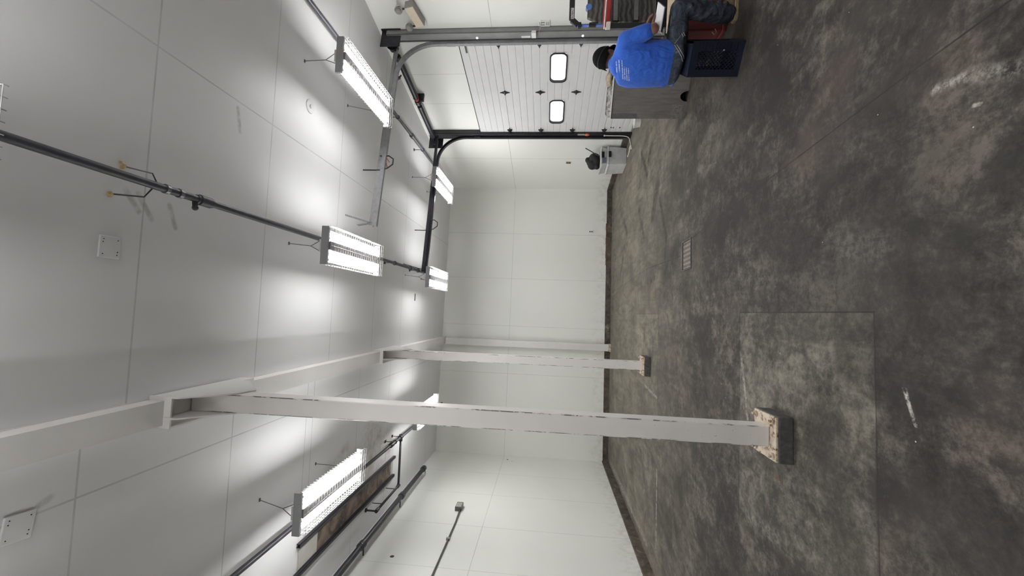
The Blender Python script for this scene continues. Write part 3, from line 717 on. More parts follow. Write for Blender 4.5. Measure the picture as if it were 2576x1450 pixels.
b = MB(); b.tube([(.09, .03, -.03), (.5, .022, -.05), (1.3, .018, -.05), (3.8, .018, -.06)], .012, 8); b.build('conduit', plain('grey_conduit', (.10, .10, .095), .5, .3), t, smooth=True)
b = MB(); b.box((.98, 0, -.075), (1.02, .035, -.02)); b.build('strap', M_GALV, t)
for (y, z, r, lab) in ((5.80, 3.53, .03, 'dark hole high on the left wall below the thick pipe'), (9.87, 2.33, .02, 'dark hole on the left wall close to the back corner'), (9.78, 2.22, .01, 'tiny dark hole on the left wall below the hole in the back corner')):
    b = MB(); b.lathe([(r, 0), (r * .8, .004)], n=12); o = b.build('wall_hole', M_BLACK); o.location = (XL, y, z); o.rotation_euler = (0, PI / 2, 0); tag(o, lab, 'hole')

# wood strip on the back curb
b = MB()
for k in range(6): x = 1.25 + k * .175; b.cbox((x + .08, back_y(x) - .018 + random.uniform(-.003, .003), .132), (.17, .02, .012 + .01 * (k % 2)))
o = b.build('wood_strip', plain('reddish_wood', (.15, .055, .03), .8, 0, .5, 30), origin=(1.75, back_y(1.75) - .018, .126)); tag(o, 'broken reddish wood strip lying on the back wall curb', 'wood strip')

# floor drain
dM = Matrix.Rotation(.03, 4, 'Z')
t = thing('floor_drain', 'square perforated metal drain grate in the concrete floor', 'drain', (.705, 4.73, 0), .02)
b = MB()
for a, c in (((-.17, -.15), (.17, -.13)), ((-.17, .13), (.17, .15)), ((-.17, -.13), (-.155, .13)), ((.155, -.13), (.17, .13))): b.box((*a, .0), (*c, .006))
b.build('frame', M_PIPE_B, t)
b = MB(); nx, ny = 6, 5
b.box((-.15, -.125, .0005), (.15, .125, .0015)); b.build('pit_shade', M_BLACK, t)  # flat black sheet stands in for the dark depth below the grate
b = MB(); gx0, gx1, gy0, gy1 = -.148, .148, -.13, .105
cw = (gx1 - gx0) / nx; ch = (gy1 - gy0) / ny; r = min(cw, ch) * .36
for i in range(nx):
    for j in range(ny):
        cx = gx0 + (i + .5) * cw; cy = gy0 + (j + .5) * ch; N = 16
        inn = [(cx + r * math.cos(2 * PI * k / N), cy + r * math.sin(2 * PI * k / N), .004) for k in range(N)]
        out = []
        for k in range(N):
            c_, s_ = math.cos(2 * PI * k / N), math.sin(2 * PI * k / N); q = max(abs(c_), abs(s_)); out.append((cx + c_ / q * cw / 2, cy + s_ / q * ch / 2, .004))
        b.add(inn + out, [(k, (k + 1) % N, N + (k + 1) % N, N + k) for k in range(N)])
b.build('grate', plain('worn_grate', (.23, .19, .165), .5, .4, .2, 30), t, fix=False)

# ------------------------------------------------------------------ gray carton by the door
def gray_card():
    m = NT('grey_fibre_board'); p = m.coords(); n = m.noise(m.vec('MULTIPLY', p, (6, 6, .8)), 6, 4, .6); k = m.noise(p, 60, 3)
    c = m.ramp(n, (.35, (.12, .112, .105)), (.65, (.17, .158, .145)))
    m.color(m.mix(m.ramp(k, (.5, 0.0), (.8, .3)), c, (.24, .225, .205))); m.set(.8); return m.m
M_CARD = gray_card()
e1 = Vector((.87, -.494, 0)).normalized(); e2 = Vector((.494, .87, 0)).normalized()
BXR = math.atan2(e1.y, e1.x)
t = thing('open_carton', 'large open gray carton with torn wrap along its rim, behind the seated person', 'carton', (2.32, 4.88, 0), BXR)
BW, BD, BH = .74, .52, .845
b = MB(); th = .012
# front face with a round tear at the floor
arc = [(.235 + .055 * math.cos(a), .0 + .085 * math.sin(a)) for a in [PI * k / 10 for k in range(11)]]
poly = [(0, .0)] + [(.18, 0)] + [(x, z) for x, z in arc[::-1]] + [(BW, 0), (BW, BH), (BW * .6, BH + .006), (BW * .3, BH - .004), (0, BH + .004)]
b.prism([(x, 0, z) for x, z in poly], (0, th, 0)); b.build('front_panel', M_CARD, t)
b = MB(); b.box((0, th, 0), (th, BD, BH + .002)); b.box((BW - th, th, 0), (BW, BD, BH + .002)); b.build('side_panel', M_CARD, t)
b = MB(); b.box((th, BD - th, 0), (BW - th, BD, BH + .01)); b.build('rear_panel', M_CARD, t)
b = MB(); b.box((th, th, .10), (BW - th, BD - th, .115)); b.build('inner_floor', M_CARD, t)
b = MB(); b.box((.006, -.003, BH - .30), (.055, .001, BH - .004)); b.build('tape', plain('grey_tape', (.10, .095, .10), .5), t)
b = MB(); b.box((-.003, -.004, .03), (.15, .0, .16)); b.build('worn_patch', plain('torn_paper', (.165, .155, .143), .9, 0, .35, 60), t)
# torn plastic wrap heaped along the rim
b = MB(); N = 60; vs = []; fs = []
for k in range(N + 1):
    u = k / N; x = BW * u
    for j in range(5):
        v = j / 4
        jit = noise.noise(Vector((u * 14, v * 5, 3))) * .022
        vs.append((x, .03 + (BD - .07) * v + jit, BH - .03 + .04 * math.sin(v * PI) * (.5 + noise.noise(Vector((u * 9, v * 3, 1)))) + .03 * v + jit))
for k in range(N):
    for j in range(4): a = k * 5 + j; fs.append((a, a + 5, a + 6, a + 1))
b.add(vs, fs)
def wrapmat():
    m = NT('crumpled_wrap'); p = m.coords(); n = m.noise(p, 22, 6, .8, 1.0)
    m.color(m.ramp(n, (.38, (.05, .05, .055)), (.5, (.2, .185, .17)), (.6, (.45, .43, .41)))); m.set(.35); m.bump(n, .8, .02); return m.m
o = b.build('crumpled_wrap', wrapmat(), t, smooth=True); sm = o.modifiers.new('solid', 'SOLIDIFY'); sm.thickness = .004
b = MB(); b.tube([(0, -.002, BH + .003), (BW * .5, -.003, BH + .0), (BW, -.002, BH + .003)], .006, 6); b.build('rim_strip', M_WHITE, t)
b = MB()
for k in range(9): b.ball((.43 + random.uniform(-.06, .05), .22 + random.uniform(-.08, .08), BH + random.uniform(.0, .05)), (random.uniform(.03, .05), .04, .025), None, 10, 7)
o = remesh(b.build('crumpled_paper', plain('brown_paper', (.24, .19, .145), .8, 0, .35, 30, bump=.8)), .012, 1); o.location = t.matrix_basis @ Vector((0, 0, 0)); o.rotation_euler = (0, 0, BXR); o.location = (2.32, 4.88, .0)
tag(o, 'crumpled brown paper heaped on the open gray carton', 'paper')

# white tub by the door
b = MB(); b.lathe([(.075, 0), (.095, .10), (.098, .105), (.092, .105), (.074, .012)], n=28); o = b.build('white_bowl', M_WHITE, smooth='auto'); o.location = (3.42, 7.34, 0)
tag(o, 'white plastic tub on the floor at the foot of the overhead door', 'tub')

# ------------------------------------------------------------------ storage totes, bag, rod
def trans():
    m = NT('cloudy_clear_plastic'); p = m.coords(); n = m.noise(p, 9, 3)
    m.color(m.ramp(n, (.3, (.60, .61, .62)), (.7, (.74, .75, .76)))); m.set(.25); m.b.inputs['Transmission Weight'].default_value = .18; return m.m
M_TOTE = trans()
def tote(loc, rz, w_, d_, h_, label):
    t = thing('storage_tote', label, 'storage tote', loc, rz, 'stacked totes')
    def frus(z0, z1, s0, s1, th=0):
        return [(-w_ / 2 * s0, -d_ / 2 * s0, z0), (w_ / 2 * s0, -d_ / 2 * s0, z0), (w_ / 2 * s0, d_ / 2 * s0, z0), (-w_ / 2 * s0, d_ / 2 * s0, z0), (-w_ / 2 * s1, -d_ / 2 * s1, z1), (w_ / 2 * s1, -d_ / 2 * s1, z1), (w_ / 2 * s1, d_ / 2 * s1, z1), (-w_ / 2 * s1, d_ / 2 * s1, z1)]
    F6 = [(0, 3, 2, 1), (4, 5, 6, 7), (0, 1, 5, 4), (1, 2, 6, 5), (2, 3, 7, 6), (3, 0, 4, 7)]
    b = MB(); b.add(frus(0, h_ - .035, .90, .985), F6); b.build('bin', M_TOTE, t, bevel=.012)
    b = MB(); b.add(frus(h_ - .035, h_ - .012, 1.03, 1.03), F6); b.add(frus(h_ - .012, h_, 1.0, .94), F6); b.build('lid', M_TOTE, t, bevel=.005)
    b = MB(); b.cbox((0.02, -d_ / 2 * 1.03 - .006, h_ - .05), (.13, .012, .055)); b.build('latch', M_BLACK, t, bevel=.003)
    return t
TX = Vector((3.27, 8.80, 0))
tr = .10
tote(TX, tr, .40, .50, .395, 'cloudy clear storage tote on the floor, lower of the two stacked totes')
tu = tote(TX + Vector((-.01, -.01, .395)), tr, .385, .48, .14, 'shallow clear storage tote with a blue label, stacked on the lower tote')
b = MB(); b.cbox((-.09, -.236, .06), (.12, .004, .07)); b.build('label_panel', plain('blue_grey_label', (.13, .16, .23), .5), tu)
b = MB()
for q, r in (((-.02, -.05, .08), (.13, .12, .09)), ((-.09, -.06, .15), (.10, .09, .10)), ((.07, -.04, .12), (.10, .10, .10)), ((.0, .02, .19), (.09, .09, .08)), ((-.13, -.08, .06), (.06, .07, .06)), ((.10, .02, .05), (.08, .1, .05)), ((.03, -.02, .25), (.06, .05, .05))):
    b.ball(q, r, None, 14, 10)
o = remesh(b.build('black_bag', plain('black_bag_fabric', (.010, .010, .011), .75, 0, .4, 14, bump=.5)), .014, 2); o.location = TX + Vector((-.04, -.04, .532)); tag(o, 'slumped black bag lying on top of the upper storage tote', 'bag')
b = MB(); A = Vector((3.47, 8.62, .84)); B_ = Vector((3.29, 8.60, .545)); b.tube([A, A.lerp(B_, .9), B_], [.010, .009, .008], 8); b.tube([A.lerp(B_, .66), A.lerp(B_, .76)], .02, 8); o = b.build('black_rod', M_BLACK, origin=B_, smooth='auto'); tag(o, 'thin black rod leaning beside the black bag on the totes', 'rod')
# white pull rope
b = MB(); q = lambda s, o_, z: WM @ Vector((s, o_, z))
pts = [q(8.25, .11, .52), q(8.24, .12, .36), q(8.25, .12, .14), q(8.28, .14, .05), q(8.34, .20, .012), (3.24, 8.02, .012), (3.25, 8.10, .012), (3.33, 8.13, .012), (3.30, 8.22, .012), (3.24, 8.28, .012), (3.22, 8.40, .012)]
pts = [Vector(p) for p in pts]; sp = []
for i in range(len(pts) - 1):
    p0, p1, p2, p3 = pts[max(i - 1, 0)], pts[i], pts[i + 1], pts[min(i + 2, len(pts) - 1)]
    for k in range(6):
        u = k / 6; sp.append(.5 * ((2 * p1) + (p2 - p0) * u + (2 * p0 - 5 * p1 + 4 * p2 - p3) * u * u + (3 * p1 - p0 - 3 * p2 + p3) * u ** 3))
sp.append(pts[-1]); b.tube(sp, .009, 8); b.ball(pts[0], .018); b.ball(pts[-1], .016); o = b.build('pull_rope', plain('white_rope', (.62, .60, .54), .8, 0, .1, 60), origin=pts[-1], smooth=True); tag(o, 'white pull rope hanging at the far door jamb and trailing on the floor', 'rope')
t = wall_thing('door_latch', 'orange tipped latch on the shaded far door jamb above the rope', 'latch', 8.24, .08, .86)
b = MB(); b.box((-.02, 0, .05), (.02, .02, .18)); b.build('plate', M_GREYBOX, t)
b = MB(); b.ball((0, .02, 0), (.035, .02, .05)); b.build('knob', plain('orange_plastic', (.6, .13, .05), .5), t, smooth=True)
b = MB()
for k in range(8): b.box((.07, .0, -.2 + k * .045), (.10, .012, -.188 + k * .045))
b.build('notched_strip', M_GALV, t)
# ------------------------------------------------------------------ milk crate
fa = Vector((.192, -.139, 0)).normalized()           # along the visible face, toward the right
fb = Vector((.139, .192, 0)).normalized()            # away from the camera
CRZ = math.atan2(fa.y, fa.x)
crate = thing('milk_crate', 'dark blue milk crate stood on end as a seat under the person in blue', 'crate', (2.024, 3.509, 0), CRZ)
M_CRATE = plain('navy_crate_plastic', (.005, .008, .020), .45, 0, .15, 12, .35)
CW, CD, CH = .262, .34, .405      # local x = up of the crate lying on its end: floor of the crate at x=0, open rim at x=CW
def lattice(b, O, U, V, N, u0, u1, v0, v1, pitch, wdt, th):
    """diamond bars on a rectangle, clipped to it"""
    for sg in (1, -1):
        k = -40
        while k < 60:
            c = k * pitch; k += 1
            # line v = sg*u + c
            pts = []
            ua, ub = u0, u1
            if sg == 1: ua = max(u0, v0 - c); ub = min(u1, v1 - c)
            else: ua = max(u0, c - v1); ub = min(u1, c - v0)
            if ub - ua < .004: continue
            a = O + U * ua + V * (sg * ua + c); d = O + U * ub + V * (sg * ub + c)
            t = (d - a).normalized(); s_ = t.cross(N) * wdt / 2
            b.prism([a - s_, a + s_, d + s_, d - s_], N * th)
def crate_side(U, V, O, N, name):
    b = MB(); th = .005
    def slab(u0, u1, v0, v1, t=th):
        P = [O + U * u0 + V * v0, O + U * u1 + V * v0, O + U * u1 + V * v1, O + U * u0 + V * v1]; b.prism(P, N * t)
    Lv = CH if V.z > .5 else CD
    slab(0, .055, 0, Lv); slab(CW - .012, CW, 0, Lv, .012); slab(.055, CW - .012, 0, .045, .007); slab(.055, CW - .012, Lv - .055, Lv, .007)
    # ribbed band near the rim
    slab(CW - .068, CW - .012, .05, Lv - .05, .003)
    k = .06
    while k < Lv - .05: slab(CW - .068, CW - .012, k, k + .004, .009); k += .027
    lattice(b, O, U, V, N, .055, CW - .068, .045, Lv - .055, .030, .0055, .005)
    # hand hole frame
    slab(CW - .10, CW - .092, Lv * .36, Lv * .60, .012); slab(CW - .07, CW - .064, Lv * .36, Lv * .60, .012)
    return b.build(name, M_CRATE, crate)
X_, Y_, Z_ = Vector((1, 0, 0)), Vector((0, 1, 0)), Vector((0, 0, 1))
crate_side(X_, Z_, Vector((0, .006, 0)), -Y_, 'lattice_side')
crate_side(X_, Z_, Vector((0, CD - .006, 0)), Y_, 'lattice_side')
b = MB(); b.box((0, 0, 0), (.006, CD, CH)); b.build('crate_floor', M_CRATE, crate)
for z0 in (0, CH - .008):
    b = MB(); b.box((.0, 0, z0), (CW, CD, z0 + .008)); b.box((CW - .02, -.006, max(0, z0 - .004)), (CW, CD + .006, z0 + .012 if z0 == 0 else z0 + .008)); b.build('end_panel', M_CRATE, crate)
M_FLECK = plain('pale_fleck_plastic', (.5, .48, .47), .4)
b = MB(); b.box((CW - .071, -.008, .150), (CW - .062, -.004, .163)); b.build('pale_fleck', M_FLECK, crate)  # small pale fleck on the front face of the crate

# ------------------------------------------------------------------ seated person
M_SKIN = plain('brown_skin', (.17, .075, .048), .5, 0, .15, 18, bump=.1)
def shirt_mat():
    m = NT('royal_blue_shirt'); p = m.coords()
    n = m.noise(m.vec('MULTIPLY', p, (1, 1, .6)), 9, 3, .5, 1.4); k = m.noise(p, 70, 3)
    m.color(m.ramp(m.noise(p, 5, 3), (.3, (.022, .085, .40)), (.7, (.030, .11, .50)))); m.set(.85, 0, .2)
    m.b.inputs['Sheen Weight'].default_value = .15
    m.bump(m.math('ADD', n, m.math('MULTIPLY', k, .03)), .45, .045); return m.m
M_SHIRT = shirt_mat()
def jean_mat():
    m = NT('washed_dark_denim'); p = m.coords(); n = m.noise(p, 8, 5, .65, 1.0); k = m.noise(p, 40, 3)
    c = m.ramp(n, (.35, (.018, .022, .032)), (.55, (.045, .053, .072)), (.72, (.12, .135, .165)))
    m.color(m.mix(m.ramp(k, (.5, 0.0), (.8, .3)), c, (.012, .015, .022))); m.set(.9, 0, .15); m.bump(n, .7, .04); return m.m
M_JEAN = jean_mat()
M_CAP = plain('black_cap_cloth', (.006, .0055, .006), .9, 0, .25, 30, .1, bump=.2)
pf = Vector((.78, .62, 0)).normalized(); pr = Vector((pf.y, -pf.x, 0))      # facing; toward the right hand
person = thing('person', 'person in a blue shirt, jeans and black cap sitting on the milk crate', 'person', (2.24, 3.66, .41))
PB = Vector((2.24, 3.66, .41))
def bld(b, name, mat, vox, it=4, par=person):
    b.v = [v - PB for v in b.v]; o = b.build(name, mat, par, smooth=True); return remesh(o, vox, it)
def ell(b, c, lat, dep, ver, yaw=None, tilt=0.0):
    f = pf if yaw is None else Vector((math.cos(yaw), math.sin(yaw), 0)); r = Vector((f.y, -f.x, 0))
    u = Vector((0, 0, 1)); f2 = (f * math.cos(tilt) - u * math.sin(tilt)); u2 = (u * math.cos(tilt) + f * math.sin(tilt))
    M = Matrix((r, f2, u2)).transposed()
    b.ball(c, (lat, dep, ver), M, 20, 14)
RSH, RELB, RWR = Vector((2.405, 3.575, .905)), Vector((2.415, 3.455, .70)), Vector((2.545, 3.60, .672))
LSH, LELB, LWR = Vector((2.245, 3.845, .865)), Vector((2.47, 3.97, .69)), Vector((2.64, 3.80, .69))
HEAD = Vector((2.405, 3.835, 1.035))
hy = math.atan2(pf.y, pf.x) - .15
# body: head, neck, torso core, arms and hands in one surface
b = MB()
ell(b, HEAD, .078, .097, .112, hy, .55)
hf = Vector((math.cos(hy), math.sin(hy), 0)); hr = Vector((hf.y, -hf.x, 0))
ht = .55
hfw = hf * math.cos(ht) - Z_ * math.sin(ht); hup = Z_ * math.cos(ht) + hf * math.sin(ht)
def HP(r, f, u): return HEAD + hr * r + hfw * f + hup * u
ell(b, HP(0, .045, -.055), .058, .060, .065, hy, .55)                       # jaw
b.ball(HP(0, .108, -.018), .016); b.capsule(HP(0, .095, .02), HP(0, .112, -.016), .010, .013)   # nose
for s_ in (-1, 1):
    b.ball(HP(s_ * .079, -.005, -.012), (.010, .022, .030), Matrix((hr, hfw, hup)).transposed())  # ears
    b.ball(HP(s_ * .032, .082, .018), .018)                                   # brow
b.capsule(HP(-.02, .098, -.055), HP(.02, .098, -.055), .010, .010)            # mouth
b.capsule(Vector((2.30, 3.765, .93)), HP(0, -.02, -.07), .062, .056)          # neck
b.capsule(Vector((2.27, 3.71, .60)), Vector((2.28, 3.74, .88)), .11, .12)
for sh_, el, wr in ((RSH, RELB, RWR), (LSH, LELB, LWR)):
    b.capsule(sh_, el, .052, .044); b.capsule(el, el.lerp(wr, .35), .044, .042); b.capsule(el.lerp(wr, .35), wr, .042, .027)
    b.capsule(Vector((2.28, 3.74, .90)), sh_, .08, .06)
def hand(b, wr, d, n, thumb_side):
    """flat-ish hand from the wrist along d, palm normal n (down)"""
    d = d.normalized(); s = d.cross(n).normalized() * thumb_side; n = s.cross(d).normalized() * thumb_side
    for k, u in enumerate((-.024, -.008, .008, .024)): b.capsule(wr + d * .005 + s * u * .7, wr + d * .072 + s * u, .013, .011)
    for k, (u, ln) in enumerate(((.027, .062), (.009, .070), (-.009, .066), (-.026, .052))):
        a = wr + d * .075 + s * u; c = a + d * ln * .5 + n * .006; e = c + d * ln * .42 + n * .022
        b.capsule(a, c, .0088, .0082); b.capsule(c, e, .0080, .0072)
    a = wr + d * .022 + s * .028; c = a + d * .035 + s * .026 + n * .006; e = c + d * .03 + s * .006 + n * .012
    b.capsule(a, c, .0105, .0092); b.capsule(c, e, .009, .0078)
hand(b, RWR, Vector((.75, .60, -.12)), Vector((0, 0, -1)), -1)
hand(b, LWR, Vector((.80, -.45, -.15)), Vector((0, 0, -1)), 1)
bld(b, 'body', M_SKIN, .006, 3)
# eyes
for s_ in (-1, 1):
    b = MB(); b.ball(HP(s_ * .031, .087, .004) - PB, .012); b.build('eye', plain('eye', (.5, .48, .45), .2), person, smooth=True)
# shirt
b = MB()
ell(b, (2.268, 3.700, .510), .203, .150, .095, .45)
ell(b, (2.265, 3.701, .545), .206, .150, .11, .46)
ell(b, (2.258, 3.705, .64), .204, .145, .13, .52)
ell(b, (2.258, 3.715, .75), .198, .137, .13, .59, .05)
ell(b, (2.266, 3.730, .845), .190, .128, .11, .63, .18)
ell(b, (2.262, 3.702, .585), .208, .150, .12, .48)
ell(b, (2.255, 3.708, .69), .198, .140, .14, .56)
ell(b, (2.262, 3.722, .80), .196, .134, .13, .62, .10)
ell(b, (2.272, 3.738, .885), .180, .120, .085, .64, .25)
b.capsule(RSH + Vector((-.01, .01, .0)), LSH, .070, .070)
b.capsule(Vector((2.275, 3.745, .92)), Vector((2.315, 3.775, .965)), .10, .068)
b.capsule(Vector((2.305, 3.765, .925)), RSH + Vector((-.02, .02, .0)), .085, .074); b.capsule(Vector((2.29, 3.765, .915)), LSH, .085, .068)
for sh_, el in ((RSH, RELB), (LSH, LELB)):
    b.capsule(sh_ + Vector((0, 0, -.005)), sh_.lerp(el, .42), .078, .070); b.capsule(sh_.lerp(el, .42), sh_.lerp(el, .78), .070, .066)
# cut clean cuffs are left to the sleeve end; folds across the back and side
random.seed(3)
for (p0, p1, r) in (((2.40, 3.60, .78), (2.25, 3.57, .70), .024), ((2.41, 3.60, .73), (2.28, 3.55, .62), .024), ((2.42, 3.61, .68), (2.33, 3.56, .55), .024), ((2.43, 3.63, .64), (2.40, 3.60, .52), .022),
                    ((2.13, 3.77, .66), (2.15, 3.72, .56), .020), ((2.115, 3.78, .60), (2.17, 3.70, .50), .022), ((2.115, 3.79, .53), (2.15, 3.74, .47), .024), ((2.14, 3.79, .74), (2.15, 3.75, .66), .018)):
    b.capsule(p0, p1, r, r * .6)
shirt = bld(b, 'shirt', M_SHIRT, .009, 9)
# hem band
b = MB(); ring = []
for k in range(40):
    a = 2 * PI * k / 40; f = Vector((math.cos(.45), math.sin(.45), 0)); r = Vector((f.y, -f.x, 0))
    ring.append(Vector((2.268, 3.700, .452)) + r * .196 * math.cos(a) + f * .142 * math.sin(a) + Z_ * .008 * math.sin(3 * a))
b.tube(ring, .010, 8, closed=True); b.v = [v - PB for v in b.v]; b.build('shirt_hem', M_SHIRT, person, smooth=True)
# jeans
RH, RK, RA = Vector((2.30, 3.60, .475)), Vector((2.60, 3.475, .485)), Vector((2.585, 3.53, .07))
LH, LK, LA = Vector((2.27, 3.80, .475)), Vector((2.56, 4.12, .485)), Vector((2.575, 4.17, .07))
b = MB()
ell(b, (2.258, 3.675, .472), .198, .155, .072, .40)
ell(b, (2.225, 3.650, .455), .185, .120, .05, .40)
for h, k, a in ((RH, RK, RA), (LH, LK, LA)):
    b.capsule(h, k, .096, .076); b.capsule(k, k.lerp(a, .3), .070, .074); b.capsule(k.lerp(a, .3), a + Vector((0, 0, .03)), .074, .078); b.capsule(a + Vector((0, 0, .03)), a + Vector((0, 0, .005)), .078, .07)
for t_ in (.25, .42, .58, .72, .85): q_ = RK.lerp(RA, t_); b.capsule(q_ + Vector((-.045, -.05, .01)), q_ + Vector((.05, -.055, -.018)), .022, .02)
b.capsule(RK + Vector((-.07, -.02, -.04)), RK + Vector((-.02, -.06, -.07)), .022, .02)
bld(b, 'jeans', M_JEAN, .010, 3)
M_STITCH = plain('pale_stitching', (.36, .35, .33), .8)
# pocket stitching on the hip, belt loops and side seam, lying on the cloth
dg = bpy.context.evaluated_depsgraph_get()
def cloth_bvh(o):
    bpy.context.view_layer.update()
    d = bpy.context.evaluated_depsgraph_get(); e = o.evaluated_get(d); me = e.to_mesh()
    t = BVHTree.FromPolygons([v.co.copy() + PB for v in me.vertices], [tuple(p.vertices) for p in me.polygons]); e.to_mesh_clear(); return t
def pix_ray(px, py): return (FW * FPX + RT * (725 - py) + UP * (1288 - px)).normalized()
jb = cloth_bvh([o for o in person.children if o.name.startswith('jeans')][0]); sb = cloth_bvh([o for o in person.children if o.name.startswith('shirt') and 'hem' not in o.name][0])
def on_cloth(t, p):
    d = (Vector(p) - EYE).normalized(); h = t.ray_cast(EYE, d)
    return (h[0] + h[1] * .0015, h[1]) if h[0] else None
def stitch(pts, r=.0022, mat=M_STITCH, name='stitching'):
    out = []
    for i in range(len(pts) - 1):
        for k in range(6):
            a = pts[i][0] + (pts[i + 1][0] - pts[i][0]) * k / 6; c = pts[i][1] + (pts[i + 1][1] - pts[i][1]) * k / 6
            h = jb.ray_cast(EYE, pix_ray(a, c))
            if h[0]: out.append(h[0] + h[1] * .001 - PB)
    if len(out) > 2: b = MB(); b.tube(out, r, 5); b.build(name, mat, person)
stitch([(1703, 113), (1711, 125), (1719, 140), (1722, 158)]); stitch([(1697, 114), (1706, 127), (1714, 142), (1718, 158)])
stitch([(1719, 81), (1724, 92)], .003); stitch([(1715, 84), (1720, 95)], .003)
stitch([(1697, 110), (1718, 83)], .0015); stitch([(1690, 40), (1686, 70)], .0015)
# lettering on the back: rows of small pale prints, too small in the photo to read
b = MB()
rows = [(1549.5, 155, 183, .6), (1556.5, 151, 182, .9), (1563.5, 151, 198, 1.0), (1568.5, 167, 201, 1.0), (1573.5, 169, 202, 1.0), (1578.5, 170, 203, 1.0)]
random.seed(5)
for px, y0, y1, _ in rows:
    y = y0
    while y < y1:
        wl = random.choice((.45, .6, .75)); cur = .45 * ((y - 150) / 10) ** 1.15
        if random.random() > .16:
            q = []
            for dx, dy in ((0, 0), (2.3, 0), (2.3, wl), (0, wl)):
                h = sb.ray_cast(EYE, pix_ray(px + cur + dx, y + dy))
                if h[0]: q.append(h[0] + h[1] * .003 - PB)
            if len(q) == 4 and max((q[i] - q[j]).length for i in range(4) for j in range(4)) < .03: b.add(q, [(0, 1, 2, 3)])
        y += wl + .28
b.build('shirt_print', plain('pale_print', (.55, .62, .75), .7), person, fix=False)
# cap
b = MB()
N1, N2 = 24, 8
vs = []; fs = []
for j in range(N2 + 1):
    a = PI / 2 * j / N2
    for i in range(N1):
        p_ = 2 * PI * i / N1
        vs.append(HP(.088 * math.cos(p_) * math.cos(a), .106 * math.sin(p_) * math.cos(a) - .004, .012 + .112 * math.sin(a) ** .9 if a else -.012 - (.035 if math.sin(p_) < -.3 else 0)) - PB)
for j in range(N2):
    for i in range(N1): fs.append((j * N1 + i, j * N1 + (i + 1) % N1, (j + 1) * N1 + (i + 1) % N1, (j + 1) * N1 + i))
b.add(vs, fs); cap = b.build('cap', M_CAP, person, smooth=True); sd = cap.modifiers.new('solid', 'SOLIDIFY'); sd.thickness = .006; sd.offset = 1
b = MB(); ra = [HP(.091 * math.cos(2 * PI * k / 32), .109 * math.sin(2 * PI * k / 32) - .004, .026) - PB for k in range(32)]
b.tube(ra, .006, 6, closed=True); b.build('cap_band', plain('cap_seam', (.004, .004, .005), .7), cap, smooth=True)
b = MB(); out = []; inn = []
for k in range(13):
    a = PI * (k / 12); out.append(HP(.082 * math.cos(a), .09 + .075 * math.sin(a), .0 - .018 * math.sin(a)) - PB); inn.append(HP(.08 * math.cos(a), .05 + .05 * math.sin(a), .012) - PB)
b.add(inn + out, [(k, k + 1, 13 + k + 1, 13 + k) for k in range(12)]); vz = b.build('cap_bill', M_CAP, cap, smooth=True); sd = vz.modifiers.new('solid', 'SOLIDIFY'); sd.thickness = .006
b = MB(); b.tube([HP(-.085, -.01, .004) - PB, HP(-.086, .03, .006) - PB, HP(-.07, .10, .0) - PB, HP(0, .118, .004) - PB, HP(.07, .10, .0) - PB, HP(.086, .03, .006) - PB, HP(.085, -.01, .004) - PB], .0035, 6); b.build('glasses', M_BLACK, person)
# shoes
M_SUEDE = plain('tan_suede', (.16, .11, .065), .85, 0, .3, 30); M_SOLE = plain('tan_sole', (.24, .185, .11), .8, 0, .25, 40)
for ank, d in ((RA, Vector((1, -.10, 0))), (LA, Vector((.95, .2, 0)))):
    d = d.normalized(); s = Vector((-d.y, d.x, 0)); base = Vector((ank.x, ank.y, 0)) - d * .07
    M = Matrix((d, s, Z_)).transposed().to_4x4(); M.translation = base
    out = [(0, -.025), (0, .025), (.03, .042), (.12, .038), (.19, .05), (.25, .042), (.275, .015), (.275, -.015), (.25, -.045), (.19, -.05), (.12, -.038), (.03, -.042)]
    b = MB(); b.prism([(x, y, .0) for x, y in out], (0, 0, .032), M); b.v = [v - PB for v in b.v]; so = b.build('shoe_sole', M_SOLE, person, bevel=.006)
    b = MB(); b.capsule(M @ Vector((.045, 0, .06)), M @ Vector((.06, 0, .11)), .042, .044); b.capsule(M @ Vector((.06, 0, .06)), M @ Vector((.22, 0, .052)), .044, .036); b.capsule(M @ Vector((.08, 0, .095)), M @ Vector((.17, 0, .065)), .036, .034)
    bld(b, 'shoe_upper', M_SUEDE, .009, 3)

# ------------------------------------------------------------------ cooler with sheets on its lid, the white pad
M_RED = plain('dull_red_plastic', (.125, .014, .014), .5, 0, .2, 8)
cz = -.06
t = thing('cooler', 'red cooler with a pale lid on the floor before the seated person', 'cooler', (2.575, 3.735, 0), cz)
b = MB(); b.box((.012, .0, .03), (.60, .31, .385)); b.build('body', M_RED, t, bevel=.014)
b = MB(); b.box((.0, -.008, 0), (.61, .318, .035)); b.build('foot', M_RED, t, bevel=.006)
b = MB(); b.box((-.004, -.012, .385), (.616, .322, .425)); b.build('lid', M_WHITE, t, bevel=.008)
b = MB(); b.tube([(.02, -.006, .10), (-.02, -.02, .09), (-.035, -.01, .11), (-.01, -.01, .125)], .004, 6); b.build('cord', plain('tan_cord', (.3, .23, .17), .8), t, smooth=True)
for i, (dx, dy, rz, lab) in enumerate(((.03, .03, .05, 'brown cardboard sheet lying directly on the cooler lid'), (.05, .04, -.06, 'tan cardboard sheet topmost of the two on the cooler'))):
    b = MB(); b.box((0, 0, 0), (.5, .25, .012)); b.box((.02, .01, .004), (.49, .24, .0125)); o = b.build('cardboard_sheet', plain('tan_card_%s' % 'ab'[i], ((.34, .26, .17), (.42, .34, .24))[i], .85, 0, .2, 20), bevel=.002)
    o.location = Vector((2.575, 3.735, .4262 + .0135 * i)) + Matrix.Rotation(cz, 3, 'Z') @ Vector((dx + .10, dy, 0)); o.rotation_euler = (0, 0, cz + rz); tag(o, lab, 'cardboard', 'cardboard on the cooler')
